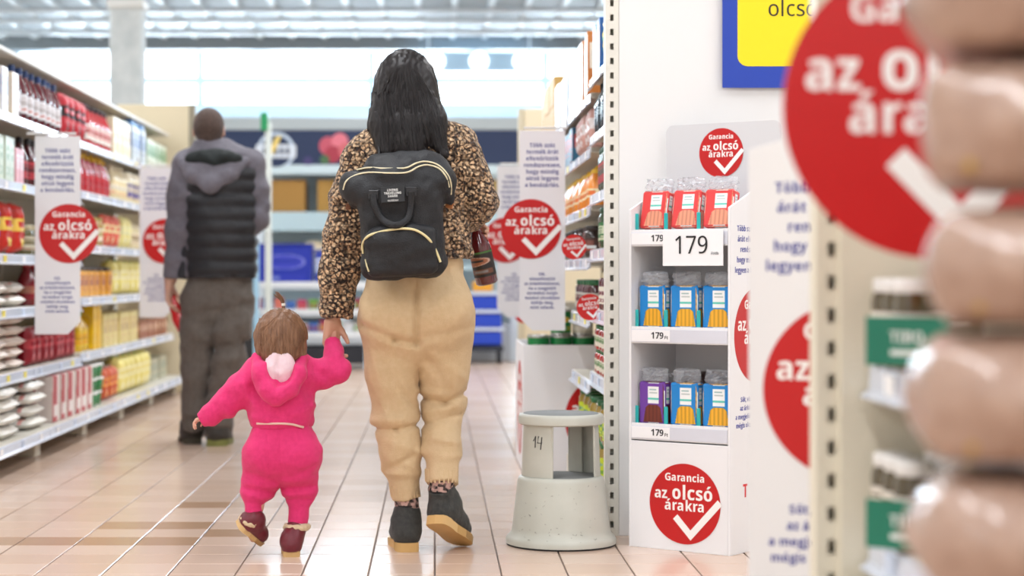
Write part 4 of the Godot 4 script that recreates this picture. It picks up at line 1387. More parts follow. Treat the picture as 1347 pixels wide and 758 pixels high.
# a row along a shelf: side -1 left shelving, +1 right; px0..px1 where it shows in the picture's width
func run(side: float, px0: float, px1: float, lev: int, n: int, builder: Callable, called: String, label: String, category: String, q: Dictionary, layers := 1, inset := 0.0) -> void:
	var ex := absf(LX) if side < 0.0 else RX
	var ed: Array = L_EDGE if side < 0.0 else R_EDGE
	var da := ex * F / absf(CX - px0)
	var db := ex * F / absf(CX - px1)
	if da > db:
		var sw := da; da = db; db = sw
	n = maxi(1, mini(n, floori((db - da) / (q.w * 1.05 + 0.01))))
	var ordn := ["nearest", "2nd", "3rd", "4th", "5th", "6th", "7th", "8th", "9th", "10th", "11th", "12th"]
	for i in n:
		var dd := lerpf(da, db, (i + 0.5) / n)
		var bi := 0
		while bi < 4 and dd > ed[bi + 1]: bi += 1
		var y: float = (L_LEVELS if side < 0.0 else R_LEVELS)[bi][lev]
		for l in layers:
			var jit := rng.randf_range(-0.012, 0.012)
			var x: float = (LX if side < 0.0 else RX) + side * ((0.03 if side < 0.0 else 0.006) + q.d / 2 + inset + absf(jit))
			var lab := label
			if layers > 1: lab += ", %s stack, %s layer" % [ordn[i], ["bottom", "second", "third", "fourth", "fifth", "sixth"][l]]
			elif n > 1: lab += ", %s" % ordn[i] + ("" if i == 0 else " nearest")
			var o := thing(called, lab, category, Vector3(x, y + 0.001 + l * q.h * (1.0 if layers == 1 else q.get("pitch", 1.0)), -dd), side * -PI / 2 + rng.randf_range(-0.03, 0.03), label)
			if builder == flat_bag:
				q.seed = 7 + rng.randi() % 5
				o.rotation.y += rng.randf_range(-0.06, 0.06)
			builder.call(o, q)

func products() -> void:
	var W := rgb(238, 236, 230)
	# ---- left, top shelf
	run(-1, 0, 24, 0, 5, carton, "tea_carton", "white and blue carton on the top left shelf, nearest the camera", "carton", {"w": 0.11, "h": 0.22, "d": 0.2, "art": art("label", W, rgb(84, 110, 180), 2)})
	run(-1, 24, 34, 0, 2, carton, "cream_carton", "cream carton on the top left shelf before the blue-capped bottles", "carton", {"w": 0.12, "h": 0.21, "d": 0.2, "art": art("oval", rgb(232, 220, 200), rgb(190, 120, 110), 3)})
	run(-1, 34, 92, 0, 8, bottle, "syrup_bottle", "dark red bottle with blue cap and white label on the top left shelf", "bottle", {"w": 0.09, "h": 0.265, "d": 0.09, "body": rgb(92, 24, 34), "cap": rgb(34, 66, 124), "art": art("label", rgb(232, 232, 236), rgb(206, 196, 196), 4)})
	run(-1, 94, 124, 0, 5, pouch, "red_bag", "red bag on the top left shelf past the blue-capped bottles", "bag", {"w": 0.13, "h": 0.24, "d": 0.1, "art": art("bag", rgb(196, 36, 52), rgb(40, 34, 40), 4), "seed": 2, "cap": rgb(214, 60, 70)})
	run(-1, 125, 156, 0, 6, bottle, "sauce_bottle", "red bottle with white label on the top left shelf above the ketchup", "bottle", {"w": 0.1, "h": 0.25, "d": 0.1, "body": rgb(186, 40, 48), "cap": rgb(60, 40, 44), "art": art("label", W, rgb(196, 60, 60), 6)})
	run(-1, 157, 180, 0, 5, carton, "yellow_white_carton", "white and yellow carton on the top left shelf, fourth bay", "carton", {"w": 0.13, "h": 0.24, "d": 0.2, "art": art("oval", rgb(228, 216, 186), rgb(226, 176, 50), 7)})
	run(-1, 181, 199, 0, 4, carton, "blue_white_carton", "blue and white carton on the top left shelf, fourth bay", "carton", {"w": 0.14, "h": 0.24, "d": 0.2, "art": art("label", rgb(206, 216, 220), rgb(40, 92, 170), 8), "flap": rgb(30, 120, 190)})
	run(-1, 200, 226, 0, 6, carton, "green_white_carton", "pale green carton on the top left shelf, farthest bay", "carton", {"w": 0.14, "h": 0.2, "d": 0.2, "art": art("label", rgb(214, 224, 206), rgb(90, 150, 90), 9)})
	# ---- left, second shelf
	run(-1, 0, 30, 1, 6, carton, "pale_green_carton", "pale green carton on the second left shelf, nearest the camera", "carton", {"w": 0.09, "h": 0.21, "d": 0.2, "art": art("oval", rgb(204, 216, 196), rgb(150, 180, 150), 10)})
	run(-1, 30, 43, 1, 3, carton, "pink_carton", "pink carton on the second left shelf beside the banner", "carton", {"w": 0.09, "h": 0.17, "d": 0.2, "art": art("label", rgb(222, 150, 160), rgb(240, 210, 214), 11)})
	run(-1, 43, 78, 1, 5, bottle, "dark_bottle", "dark red bottle on the second left shelf behind the near banner", "bottle", {"w": 0.08, "h": 0.24, "d": 0.08, "body": rgb(80, 22, 30), "cap": rgb(30, 26, 28), "art": art("label", rgb(190, 60, 70), rgb(90, 30, 36), 12)})
	run(-1, 80, 156, 1, 10, squeezer, "ketchup_bottle", "red ketchup bottle with yellow cap on the second left shelf", "bottle", {"w": 0.12, "h": 0.245, "d": 0.12, "body": rgb(188, 22, 40), "cap": rgb(238, 196, 34), "art": art("bag", rgb(190, 26, 44), rgb(150, 16, 34), 13)})
	run(-1, 158, 176, 1, 4, bottle, "mayonnaise_bottle", "cream mayonnaise bottle on the second left shelf after the ketchup", "bottle", {"w": 0.1, "h": 0.22, "d": 0.1, "body": rgb(236, 222, 180), "cap": rgb(236, 226, 200), "art": art("label", rgb(232, 214, 160), rgb(240, 236, 226), 14)})
	run(-1, 177, 199, 1, 5, jar, "mayonnaise_jar", "cream jar with purple label on the second left shelf", "jar", {"w": 0.12, "h": 0.2, "d": 0.12, "body": rgb(236, 222, 180), "cap": rgb(240, 232, 208), "art": art("label", rgb(66, 56, 140), rgb(236, 222, 190), 15)})
	run(-1, 200, 226, 1, 6, carton, "white_carton", "white carton on the second left shelf, farthest bay", "carton", {"w": 0.14, "h": 0.19, "d": 0.2, "art": art("label", W, rgb(120, 140, 100), 16)})
	# ---- left, third shelf
	run(-1, 0, 14, 2, 2, pouch, "blue_pasta_bag", "blue bag on the third left shelf at the picture's edge", "bag", {"w": 0.17, "h": 0.24, "d": 0.12, "art": art("bag", rgb(22, 84, 190), rgb(240, 220, 120), 17), "seed": 3})
	run(-1, 14, 46, 2, 5, pouch, "red_pasta_bag", "red and yellow bag on the third left shelf left of the banner", "bag", {"w": 0.17, "h": 0.25, "d": 0.12, "art": art("bag", rgb(206, 44, 32), rgb(244, 206, 90), 18), "seed": 4})
	run(-1, 48, 116, 2, 9, jar, "olive_jar", "dark jar on the third left shelf behind the banner", "jar", {"w": 0.1, "h": 0.15, "d": 0.1, "body": rgb(88, 84, 40), "cap": rgb(200, 190, 150), "art": art("label", rgb(220, 214, 190), rgb(120, 110, 60), 19)})
	run(-1, 118, 133, 2, 3, jar, "mustard_jar", "yellow mustard jar on the third left shelf right of the banner disc", "jar", {"w": 0.11, "h": 0.15, "d": 0.11, "body": rgb(228, 180, 30), "cap": rgb(238, 206, 60), "art": art("label", rgb(230, 176, 24), rgb(240, 230, 190), 20)})
	run(-1, 133, 146, 2, 3, jar, "gold_lid_jar", "amber jar with gold lid on the third left shelf", "jar", {"w": 0.11, "h": 0.17, "d": 0.11, "body": rgb(170, 130, 50), "cap": rgb(190, 170, 80), "art": art("label", rgb(236, 232, 214), rgb(180, 150, 60), 21)})
	run(-1, 146, 168, 2, 5, pouch, "red_soup_bag", "red and cream bag on the third left shelf, fourth bay", "bag", {"w": 0.14, "h": 0.2, "d": 0.08, "art": art("bag", rgb(222, 96, 74), rgb(240, 226, 170), 22), "seed": 5})
	run(-1, 169, 182, 2, 3, pouch, "green_top_bag", "pale yellow bag with green top on the third left shelf", "bag", {"w": 0.14, "h": 0.2, "d": 0.08, "art": art("bag", rgb(236, 226, 150), rgb(222, 220, 170), 23), "seed": 6, "cap": rgb(88, 180, 50)})
	run(-1, 183, 199, 2, 4, jar, "cream_jar", "cream jar on the third left shelf, fourth bay", "jar", {"w": 0.12, "h": 0.17, "d": 0.12, "body": rgb(220, 206, 160), "cap": rgb(206, 196, 160), "art": art("label", rgb(228, 214, 180), rgb(150, 120, 80), 24)})
	run(-1, 200, 226, 2, 6, carton, "pink_white_carton", "pinkish carton on the third left shelf, farthest bay", "carton", {"w": 0.14, "h": 0.17, "d": 0.2, "art": art("label", rgb(226, 206, 200), rgb(170, 80, 80), 25)})
	# ---- left, fourth shelf
	run(-1, 0, 46, 3, 4, flat_bag, "sugar_bag", "white sugar bag lying on the fourth left shelf", "bag", {"w": 0.3, "h": 0.05, "d": 0.22, "art": art("label", rgb(234, 230, 222), rgb(222, 214, 206), 26), "seed": 7, "pitch": 1.25}, 2)
	run(-1, 8, 50, 3, 7, bottle, "green_cap_bottle", "dark red bottle with green cap behind sugar bags, fourth left shelf", "bottle", {"w": 0.085, "h": 0.2, "d": 0.085, "body": rgb(122, 20, 32), "cap": rgb(104, 176, 42), "art": art("bag", rgb(132, 24, 38), rgb(150, 34, 44), 27)}, 1, 0.26)
	run(-1, 52, 102, 3, 7, bottle, "red_syrup_bottle", "dark red bottle with red cap behind near banner, fourth left shelf", "bottle", {"w": 0.1, "h": 0.22, "d": 0.1, "body": rgb(130, 24, 36), "cap": rgb(176, 32, 44), "art": art("label", rgb(150, 30, 44), rgb(206, 150, 120), 28)})
	run(-1, 110, 155, 3, 6, carton, "yellow_dark_carton", "yellow and orange carton with dark top on the fourth left shelf", "carton", {"w": 0.16, "h": 0.15, "d": 0.2, "art": art("label", rgb(236, 172, 30), rgb(180, 96, 50), 29), "flap": rgb(40, 40, 52)})
	run(-1, 140, 156, 3, 3, carton, "yellow_block", "bright yellow carton stacked toward the fourth bay on the fourth left shelf", "carton", {"w": 0.1, "h": 0.2, "d": 0.1, "art": art("oval", rgb(240, 190, 30), rgb(250, 210, 60), 30)}, 1, 0.22)
	run(-1, 158, 199, 3, 7, pouch, "yellow_green_bag", "pale yellow bag with green top on the fourth left shelf", "bag", {"w": 0.17, "h": 0.22, "d": 0.1, "art": art("bag", rgb(232, 220, 130), rgb(244, 236, 190), 31), "seed": 8, "cap": rgb(84, 180, 44)})
	run(-1, 200, 226, 3, 6, carton, "cream_box", "cream carton on the fourth left shelf, farthest bay", "carton", {"w": 0.14, "h": 0.18, "d": 0.2, "art": art("label", rgb(230, 220, 196), rgb(150, 80, 60), 32)})
	# ---- left, fifth shelf
	run(-1, 0, 48, 4, 4, flat_bag, "pink_white_bag", "white bag with salmon print stacked on the fifth left shelf", "bag", {"w": 0.32, "h": 0.045, "d": 0.26, "art": art("bag", rgb(238, 226, 216), rgb(226, 132, 106), 33), "seed": 9, "pitch": 1.2}, 5)
	run(-1, 50, 110, 4, 11, pouch, "dark_red_bag", "dark red bag on the fifth left shelf below the banner", "bag", {"w": 0.12, "h": 0.2, "d": 0.08, "art": art("bag", rgb(150, 24, 42), rgb(190, 60, 70), 34), "seed": 10, "cap": rgb(206, 200, 190)})
	run(-1, 112, 128, 4, 3, bottle, "yellow_oil_bottle", "yellow bottle with green cap on the fifth left shelf", "bottle", {"w": 0.12, "h": 0.23, "d": 0.12, "body": rgb(238, 196, 24), "cap": rgb(70, 160, 48), "art": art("label", rgb(240, 200, 30), rgb(226, 160, 30), 35)})
	run(-1, 129, 141, 4, 2, carton, "tall_yellow_carton", "tall bright yellow carton on the fifth left shelf", "carton", {"w": 0.12, "h": 0.26, "d": 0.12, "art": art("oval", rgb(246, 200, 14), rgb(232, 180, 20), 36)})
	run(-1, 142, 190, 4, 8, carton, "pale_yellow_carton", "pale yellow carton on the fifth left shelf, third and fourth bays", "carton", {"w": 0.17, "h": 0.2, "d": 0.2, "art": art("label", rgb(236, 222, 150), rgb(216, 186, 120), 37)})
	run(-1, 190, 226, 4, 7, carton, "brown_box", "brown carton on the fifth left shelf, farthest bay", "carton", {"w": 0.14, "h": 0.12, "d": 0.2, "art": art("label", rgb(150, 84, 50), rgb(220, 180, 150), 38)})
	# ---- left, bottom shelf
	run(-1, -8, 62, 5, 4, flat_bag, "flour_bag", "white bag with blue print stacked on the bottom left shelf", "bag", {"w": 0.38, "h": 0.05, "d": 0.25, "art": art("label", rgb(236, 234, 226), rgb(226, 228, 232), 39), "seed": 11, "pitch": 1.2}, 4, -0.06)
	run(-1, -8, 62, 5, 4, carton, "blue_case", "deep blue case behind the white bags on the bottom left shelf", "case", {"w": 0.4, "h": 0.27, "d": 0.12, "art": mat(rgb(24, 44, 150), 0.4)}, 1, 0.26)
	run(-1, 64, 118, 5, 8, carton, "striped_carton", "red and white striped carton on the bottom left shelf", "carton", {"w": 0.16, "h": 0.24, "d": 0.26, "art": art("stripe", rgb(238, 226, 220), rgb(186, 28, 44), 47)}, 1, -0.06)
	run(-1, 118, 134, 5, 2, tub, "green_tub", "green tub with white lid stacked on the bottom left shelf", "tub", {"w": 0.16, "h": 0.08, "d": 0.16, "cap": rgb(240, 240, 236), "art": art("label", rgb(14, 128, 66), rgb(60, 160, 100), 41)}, 3, -0.06)
	run(-1, 136, 156, 5, 4, pouch, "orange_pouch", "orange and red pouch on the bottom left shelf beside the green tubs", "pouch", {"w": 0.15, "h": 0.2, "d": 0.1, "art": art("bag", rgb(206, 84, 36), rgb(236, 150, 60), 42), "seed": 12, "cap": rgb(236, 234, 230)}, 1, -0.04)
	run(-1, 158, 198, 5, 7, pouch, "pale_pasta_bag", "pale yellow pasta bag with bright green top on the bottom left shelf", "bag", {"w": 0.19, "h": 0.24, "d": 0.12, "art": art("bag", rgb(236, 222, 130), rgb(244, 236, 180), 43), "seed": 13, "cap": rgb(96, 196, 40)}, 1, -0.04)
	run(-1, 200, 226, 5, 6, carton, "grey_carton", "grey printed carton on the bottom left shelf, farthest bay", "carton", {"w": 0.16, "h": 0.16, "d": 0.2, "art": art("oval", rgb(190, 186, 160), rgb(120, 140, 120), 44)})
	# ---- right shelving: top shelf
	run(1, 797, 786, 0, 3, pouch, "green_snack_bag", "yellow and green bag on the top right shelf nearest the end panel", "bag", {"w": 0.14, "h": 0.19, "d": 0.1, "art": art("bag", rgb(226, 206, 90), rgb(110, 176, 50), 50), "seed": 14})
	run(1, 785, 774, 0, 3, carton, "blue_orange_carton", "blue carton with orange picture on the top right shelf", "carton", {"w": 0.13, "h": 0.19, "d": 0.16, "art": art("oval", rgb(40, 96, 170), rgb(240, 170, 50), 51)})
	run(1, 771, 752, 0, 6, carton, "brown_white_carton", "white and brown carton on the top right shelf, second bay", "carton", {"w": 0.14, "h": 0.25, "d": 0.16, "art": art("label", rgb(200, 124, 60), rgb(240, 230, 214), 52)})
	run(1, 750, 728, 0, 8, carton, "white_blue_box", "white and blue carton on the top right shelf, third bay", "carton", {"w": 0.15, "h": 0.22, "d": 0.16, "art": art("label", rgb(230, 234, 238), rgb(70, 130, 180), 53)})
	run(1, 727, 708, 0, 4, carton, "kraft_case", "kraft cardboard case on the top right shelf, farthest bays", "case", {"w": 0.34, "h": 0.15, "d": 0.26, "art": mat(rgb(208, 168, 98), 0.6)}, 2)
	# second
	run(1, 797, 776, 1, 7, bottle, "dark_blue_bottle", "dark bottle with pale label on the second right shelf nearest the end panel", "bottle", {"w": 0.075, "h": 0.19, "d": 0.075, "body": rgb(24, 40, 48), "cap": rgb(30, 50, 60), "art": art("label", rgb(30, 48, 60), rgb(170, 190, 200), 54)})
	run(1, 772, 752, 1, 7, pouch, "pink_grey_bag", "pink and grey bag on the second right shelf, second bay", "bag", {"w": 0.13, "h": 0.17, "d": 0.1, "art": art("bag", rgb(196, 150, 140), rgb(214, 206, 206), 55), "seed": 15})
	run(1, 750, 728, 1, 8, carton, "teal_carton", "blue-green carton on the second right shelf, third bay", "carton", {"w": 0.13, "h": 0.15, "d": 0.16, "art": art("label", rgb(50, 110, 140), rgb(190, 60, 50), 56)})
	# third
	run(1, 797, 780, 2, 5, jar, "pesto_jar", "dark green jar with red label, third right shelf by the end panel", "jar", {"w": 0.08, "h": 0.16, "d": 0.08, "body": rgb(40, 66, 48), "cap": rgb(30, 90, 60), "art": art("label", rgb(176, 60, 60), rgb(60, 90, 70), 57)})
	run(1, 771, 735, 2, 11, squeezer, "orange_dressing_bottle", "orange bottle with yellow cap on the third right shelf", "bottle", {"w": 0.09, "h": 0.16, "d": 0.09, "body": rgb(232, 140, 40), "cap": rgb(244, 196, 50), "art": art("label", rgb(240, 224, 180), rgb(226, 110, 40), 58)})
	# fourth
	run(1, 797, 781, 3, 5, jar, "green_label_jar", "glass jar with green label on the fourth right shelf nearest the end panel", "jar", {"w": 0.08, "h": 0.15, "d": 0.08, "body": rgb(50, 74, 44), "cap": rgb(24, 80, 48), "art": art("label", rgb(60, 120, 70), rgb(200, 210, 180), 59)})
	run(1, 768, 735, 3, 8, jar, "dark_jar", "dark brown jar on the fourth right shelf beside the near banner", "jar", {"w": 0.1, "h": 0.13, "d": 0.1, "body": rgb(48, 32, 28), "cap": rgb(40, 34, 32), "art": art("label", rgb(70, 44, 40), rgb(120, 70, 60), 60)})
	# fifth
	run(1, 797, 782, 4, 4, jar, "cherry_jar", "jar of dark cherries with a white label on the fifth right shelf", "jar", {"w": 0.085, "h": 0.14, "d": 0.085, "body": rgb(84, 20, 30), "cap": rgb(214, 206, 170), "art": art("oval", rgb(230, 226, 210), rgb(96, 20, 34), 61)})
	run(1, 770, 752, 4, 6, jar, "beet_jar", "dark red jar with green lid on the fifth right shelf behind the banner", "jar", {"w": 0.09, "h": 0.14, "d": 0.09, "body": rgb(70, 16, 26), "cap": rgb(24, 100, 56), "art": art("label", rgb(190, 190, 180), rgb(90, 30, 40), 62)})
	# sixth
	run(1, 799, 776, 5, 6, jar, "paprika_jar", "red jar with white band on the sixth right shelf", "jar", {"w": 0.085, "h": 0.092, "d": 0.085, "body": rgb(170, 40, 34), "cap": rgb(36, 110, 62), "art": art("label", rgb(222, 216, 200), rgb(90, 140, 80), 63)}, 2)
	# bottom
	run(1, 799, 757, 6, 8, jar, "pickle_jar", "large pickle jar with green lid on the bottom right shelf", "jar", {"w": 0.105, "h": 0.146, "d": 0.105, "body": rgb(150, 126, 50), "cap": rgb(24, 104, 56), "art": art("oval", rgb(190, 206, 40), rgb(60, 130, 60), 64)}, 2)

# ---------------------------------------------------------------- shelving close to the camera on the right
func near_shelf() -> void:
	var cream := mat(rgb(226, 220, 200), 0.5)
	var x := 0.64
	var lev := [1.53, 0.766, 0.51, 0.13]
	var t := bay("cream shelving bay close to the camera on the right, with jars and green cards", x, 1.0, 1.86, 2.815, lev, 0.45, 2.2, true)
	slotted_post(t, 0.046, 2.2, Vector3(-0.041, 0, 2.3375 - 2.835), cream)
	part("end_board", bevel_box(Vector3(0.46, 2.2, 0.012), 0.001), cream, t, Vector3(0.2, 0, 2.3375 - 2.83))
	# jars
	for row in 2:
		var y: float = [0.766, 0.51][row]
		for i in 6:
			var o := thing("olive_jar_white_lid", "dark olive jar with white lid on the %s near shelf, %s row, %s" % [["upper", "lower"][row], ["front", "rear"][i / 3], ["farthest", "middle", "nearest"][i % 3]], "jar", Vector3(0.672 + 0.075 * (i / 3), y + 0.001, -2.765 + (i % 3) * 0.066), i * 1.1, "olive jars on the %s near shelf" % ["upper", "lower"][row])
			jar(o, {"w": 0.058, "h": 0.128, "d": 0.06, "body": rgb(70, 56, 18), "cap": rgb(232, 230, 226), "art": art("label", rgb(232, 226, 214), rgb(90, 76, 30), 70)})
	# green cards clipped above the price strips
	for row in 2:
		var y: float = [0.786, 0.53][row]
		var o := thing("green_shelf_card", "green card with white print on the %s near shelf" % ["upper", "lower"][row], "card", Vector3(0.654, y - 0.012, -2.60), deg_to_rad(-40))
		part("card", bevel_box(Vector3(0.125, 0.068, 0.002), 0.0005), mat(rgb(10, 118, 92), 0.4), o)
		words("TIBO", 0.05, o, mat(rgb(226, 236, 230), 0.5), Vector3(0.0, 0.04, 0.0018))
		part("print_line", bevel_box(Vector3(0.05, 0.008, 0.0008), 0.0002), mat(rgb(226, 236, 230), 0.5), o, Vector3(0.0, 0.014, 0.0012))
	var gl := thing("green_lidded_tub", "green plastic tub lid at the lower edge beside the slotted post", "tub", Vector3(0.72, 0.132, -2.7))
	tub(gl, {"w": 0.13, "h": 0.33, "d": 0.13, "cap": rgb(12, 92, 56), "art": art("label", rgb(20, 110, 66), rgb(200, 200, 180), 71)})
	# big red disc on an arm
	var ds := thing("shelf_disc_sign", "big blurred red disc sign in the right foreground", "sign", Vector3(0.612, 1.106, -2.3), 0.0, "red discs clipped to shelves")
	emblem(ds, 0.372, Vector3.ZERO, Vector3.ZERO, 0.003)
	part("clip_arm", bevel_box(Vector3(0.02, 0.24, 0.006), 0.002), mat(rgb(230, 235, 238), 0.2), ds, Vector3(0.07, 0.16, -0.006))
	# stacked wrapped packs nearest the camera, turned a little on a low pallet
	var turn := deg_to_rad(-15)
	var piv := Transform3D(Basis(Vector3.UP, turn), Vector3(0.42, 0, -1.62))
	var crate := thing("pack_pallet", "low wooden pallet under the stack of wrapped packs in the right foreground", "pallet", piv * Vector3(0.23, 0, -0.13), turn)
	for k in 3:
		part("slat", bevel_box(Vector3(0.5, 0.02, 0.07), 0.003), mat(rgb(180, 150, 110), 0.7), crate, Vector3(0, 0.1, -0.1 + k * 0.1))
	for k in 3:
		part("bearer", bevel_box(Vector3(0.07, 0.1, 0.28), 0.003), mat(rgb(170, 140, 100), 0.7), crate, Vector3(-0.2 + k * 0.2, 0, 0))
	var wrap := StandardMaterial3D.new()
	wrap.albedo_texture = noise_tex(61, 0.02, rgb(150, 118, 100), rgb(188, 160, 142))
	wrap.uv1_triplanar = true
	wrap.uv1_scale = Vector3.ONE * 4.0
	wrap.roughness = 0.4
	wrap.clearcoat_enabled = true
	wrap.clearcoat = 0.7
	wrap.clearcoat_roughness = 0.12
	var shapes := []
	for k in 4:
		var fd := Field.new()
		var hgt: float = [0.108, 0.112, 0.104, 0.11][k]
		fd.brick(Vector3(0, hgt / 2, 0), Vector3(0.1, hgt * 0.47, 0.115), 0.026, 0.03)
		fd.ball(Vector3(0.01 * k - 0.02, hgt / 2, 0.02), Vector3(0.106, hgt * 0.47, 0.12), 0.03)
		fd.disp = fold_disp([], fnoise(80 + k, 12.0), 0.004)
		fd.reach = 0.006
		shapes.append(soft(fd, 0.0085, Vector3.ZERO))
	var pos := ["bottom", "second", "third", "fourth", "fifth", "sixth", "seventh", "eighth", "ninth", "tenth", "eleventh", "twelfth"]
	var y := 0.1265
	var i := 0
	while y < 1.18:
		for c in 2:
			var o := thing("wrapped_pack", "beige plastic-wrapped pack in the right foreground stack, %s from the floor, %s column" % [pos[mini(i, 11)], ["left", "right"][c]], "pack", piv * Vector3(0.105 + c * 0.24 + 0.006 * sin(i * 2.3), y, -0.13), turn + 0.03 * sin(i * 1.7 + c), "wrapped packs in the foreground")
			part("pack", shapes[(i + c) % 4], wrap, o)
			for e in 3:
				part("twist_tie", bevel_box(Vector3(0.009, 0.012, 0.008), 0.003), mat(rgb(176, 140, 60), 0.4), o, Vector3(-0.06 + e * 0.06, 0.012, 0.112))
		y += 0.1215
		i += 1
# ---------------------------------------------------------------- people
func skin_mat() -> StandardMaterial3D:
	if not mats.has("skin"):
		var m := StandardMaterial3D.new()
		m.vertex_color_use_as_albedo = true
		m.roughness = 0.5
		m.subsurf_scatter_enabled = true
		m.subsurf_scatter_strength = 0.12
		mats["skin"] = m
	return mats["skin"]

# walk along the camera axis from near to far until the shape is met
func meet(f: Field, px: float, py: float, d0: float, d1: float, off := 0.0) -> Vector3:
	var who := PackedInt32Array()
	for i in f.kind.size(): who.append(i)
	var d := d0
	while d < d1:
		if f.at(P(px, py, d), who) < 0.0: break
		d += 0.003
	return P(px, py, d - off)

func fold_disp(folds: Array, nz: FastNoiseLite, amp: float) -> Callable:
	# creases and ridges run right round the cloth, so they are measured across the body, whatever the depth
	var flat := []
	for q in folds:
		var a: Vector3 = q[0]
		var b: Vector3 = q[1]
		flat.append([Vector2(a.x, a.y), Vector2(b.x - a.x, b.y - a.y), q[2], 1.0 / (q[3] * q[3])])
	return func(p: Vector3) -> float:
		var d := amp * nz.get_noise_3dv(p)
		for q in flat:
			var ba: Vector2 = q[1]
			var pa: Vector2 = Vector2(p.x, p.y) - q[0]
			var h := clampf(pa.dot(ba) / ba.length_squared(), 0.0, 1.0)
			var e: float = (pa - ba * h).length_squared() * q[3]
			if e < 6.0: d -= q[2] * exp(-e)
		return d

func fnoise(s: int, freq: float, oct := 2) -> FastNoiseLite:
	var n := FastNoiseLite.new()
	n.seed = s
	n.frequency = freq
	n.fractal_octaves = oct
	return n

# shoe sole: heel point, forward and up vectors, length, width, thickness
func sole_mesh(H: Vector3, f: Vector3, u: Vector3, L: float, w: float, t0: float, t1: float, origin: Vector3) -> ArrayMesh:
	var s := f.cross(u).normalized()
	var st := [[0.0, 0.0], [0.015, 0.30], [0.06, 0.40], [0.16, 0.44], [0.4, 0.40], [0.62, 0.47], [0.78, 0.49], [0.9, 0.40], [0.97, 0.24], [1.0, 0.0]]
	var ring := []
	for q in st: ring.append([q[0], q[1]])
	for i in range(st.size() - 2, 0, -1): ring.append([st[i][0], -st[i][1]])
	var mb := MB.new()
	var up := []
	var dn := []
	for q in ring:
		var base: Vector3 = H + f * q[0] * L + s * q[1] * w - origin
		dn.append(base + (H - base - origin) * 0.0)
		up.append(base + u * lerpf(t0, t1, q[0]))
	var n := ring.size()
	var c0 := H + f * L * 0.5 - origin
	for i in n:
		var j := (i + 1) % n
		var mid: Vector3 = (dn[i] + dn[j]) * 0.5 - c0
		var nn := (mid - u * mid.dot(u)).normalized()
		mb.quad(dn[i], dn[j], up[j], up[i], nn)
		mb.flat(c0, dn[i], dn[j], -u)
		mb.flat(c0 + u * (t0 + t1) * 0.5, up[i], up[j], u)
	return mb.mesh()

func boot(parent: Node3D, H: Vector3, f: Vector3, u: Vector3, top: Vector3, L: float, w: float, shaft: float, m: Material, sm: Material, sole_t: float, called := "boot") -> void:
	f = f.normalized()
	u = (u - f * u.dot(f)).normalized()
	var o := parent.position
	var k := L / 0.24
	var fd := Field.new()
	var b := H + u * sole_t
	fd.cap(b + f * L * 0.2 + u * 0.03 * k, b + f * L * 0.76 + u * 0.018 * k, w * 0.46, w * 0.42, 0.03 * k)
	fd.cap(b + f * L * 0.17 + u * 0.03 * k, b + f * L * 0.26 + u * 0.07 * k, w * 0.46, shaft, 0.03 * k)
	fd.cap(b + f * L * 0.24 + u * 0.06 * k, top, shaft, shaft * 1.04, 0.03 * k, Vector3.ONE, 1)
	fd.cap(b + f * L * 0.3 + u * 0.06 * k, b + f * L * 0.6 + u * 0.03 * k, shaft * 0.9, w * 0.4, 0.03 * k)
	fd.cuts = [[-u, -b.dot(u)]]
	fd.disp = fold_disp([], fnoise(5, 30.0), 0.0025 * k)
	part(called, soft(fd, 0.005 * maxf(k, 0.75), o), m, parent)
	part("sole", sole_mesh(H, f, u, L, w, sole_t * 1.15, sole_t * 0.9, o), sm, parent)

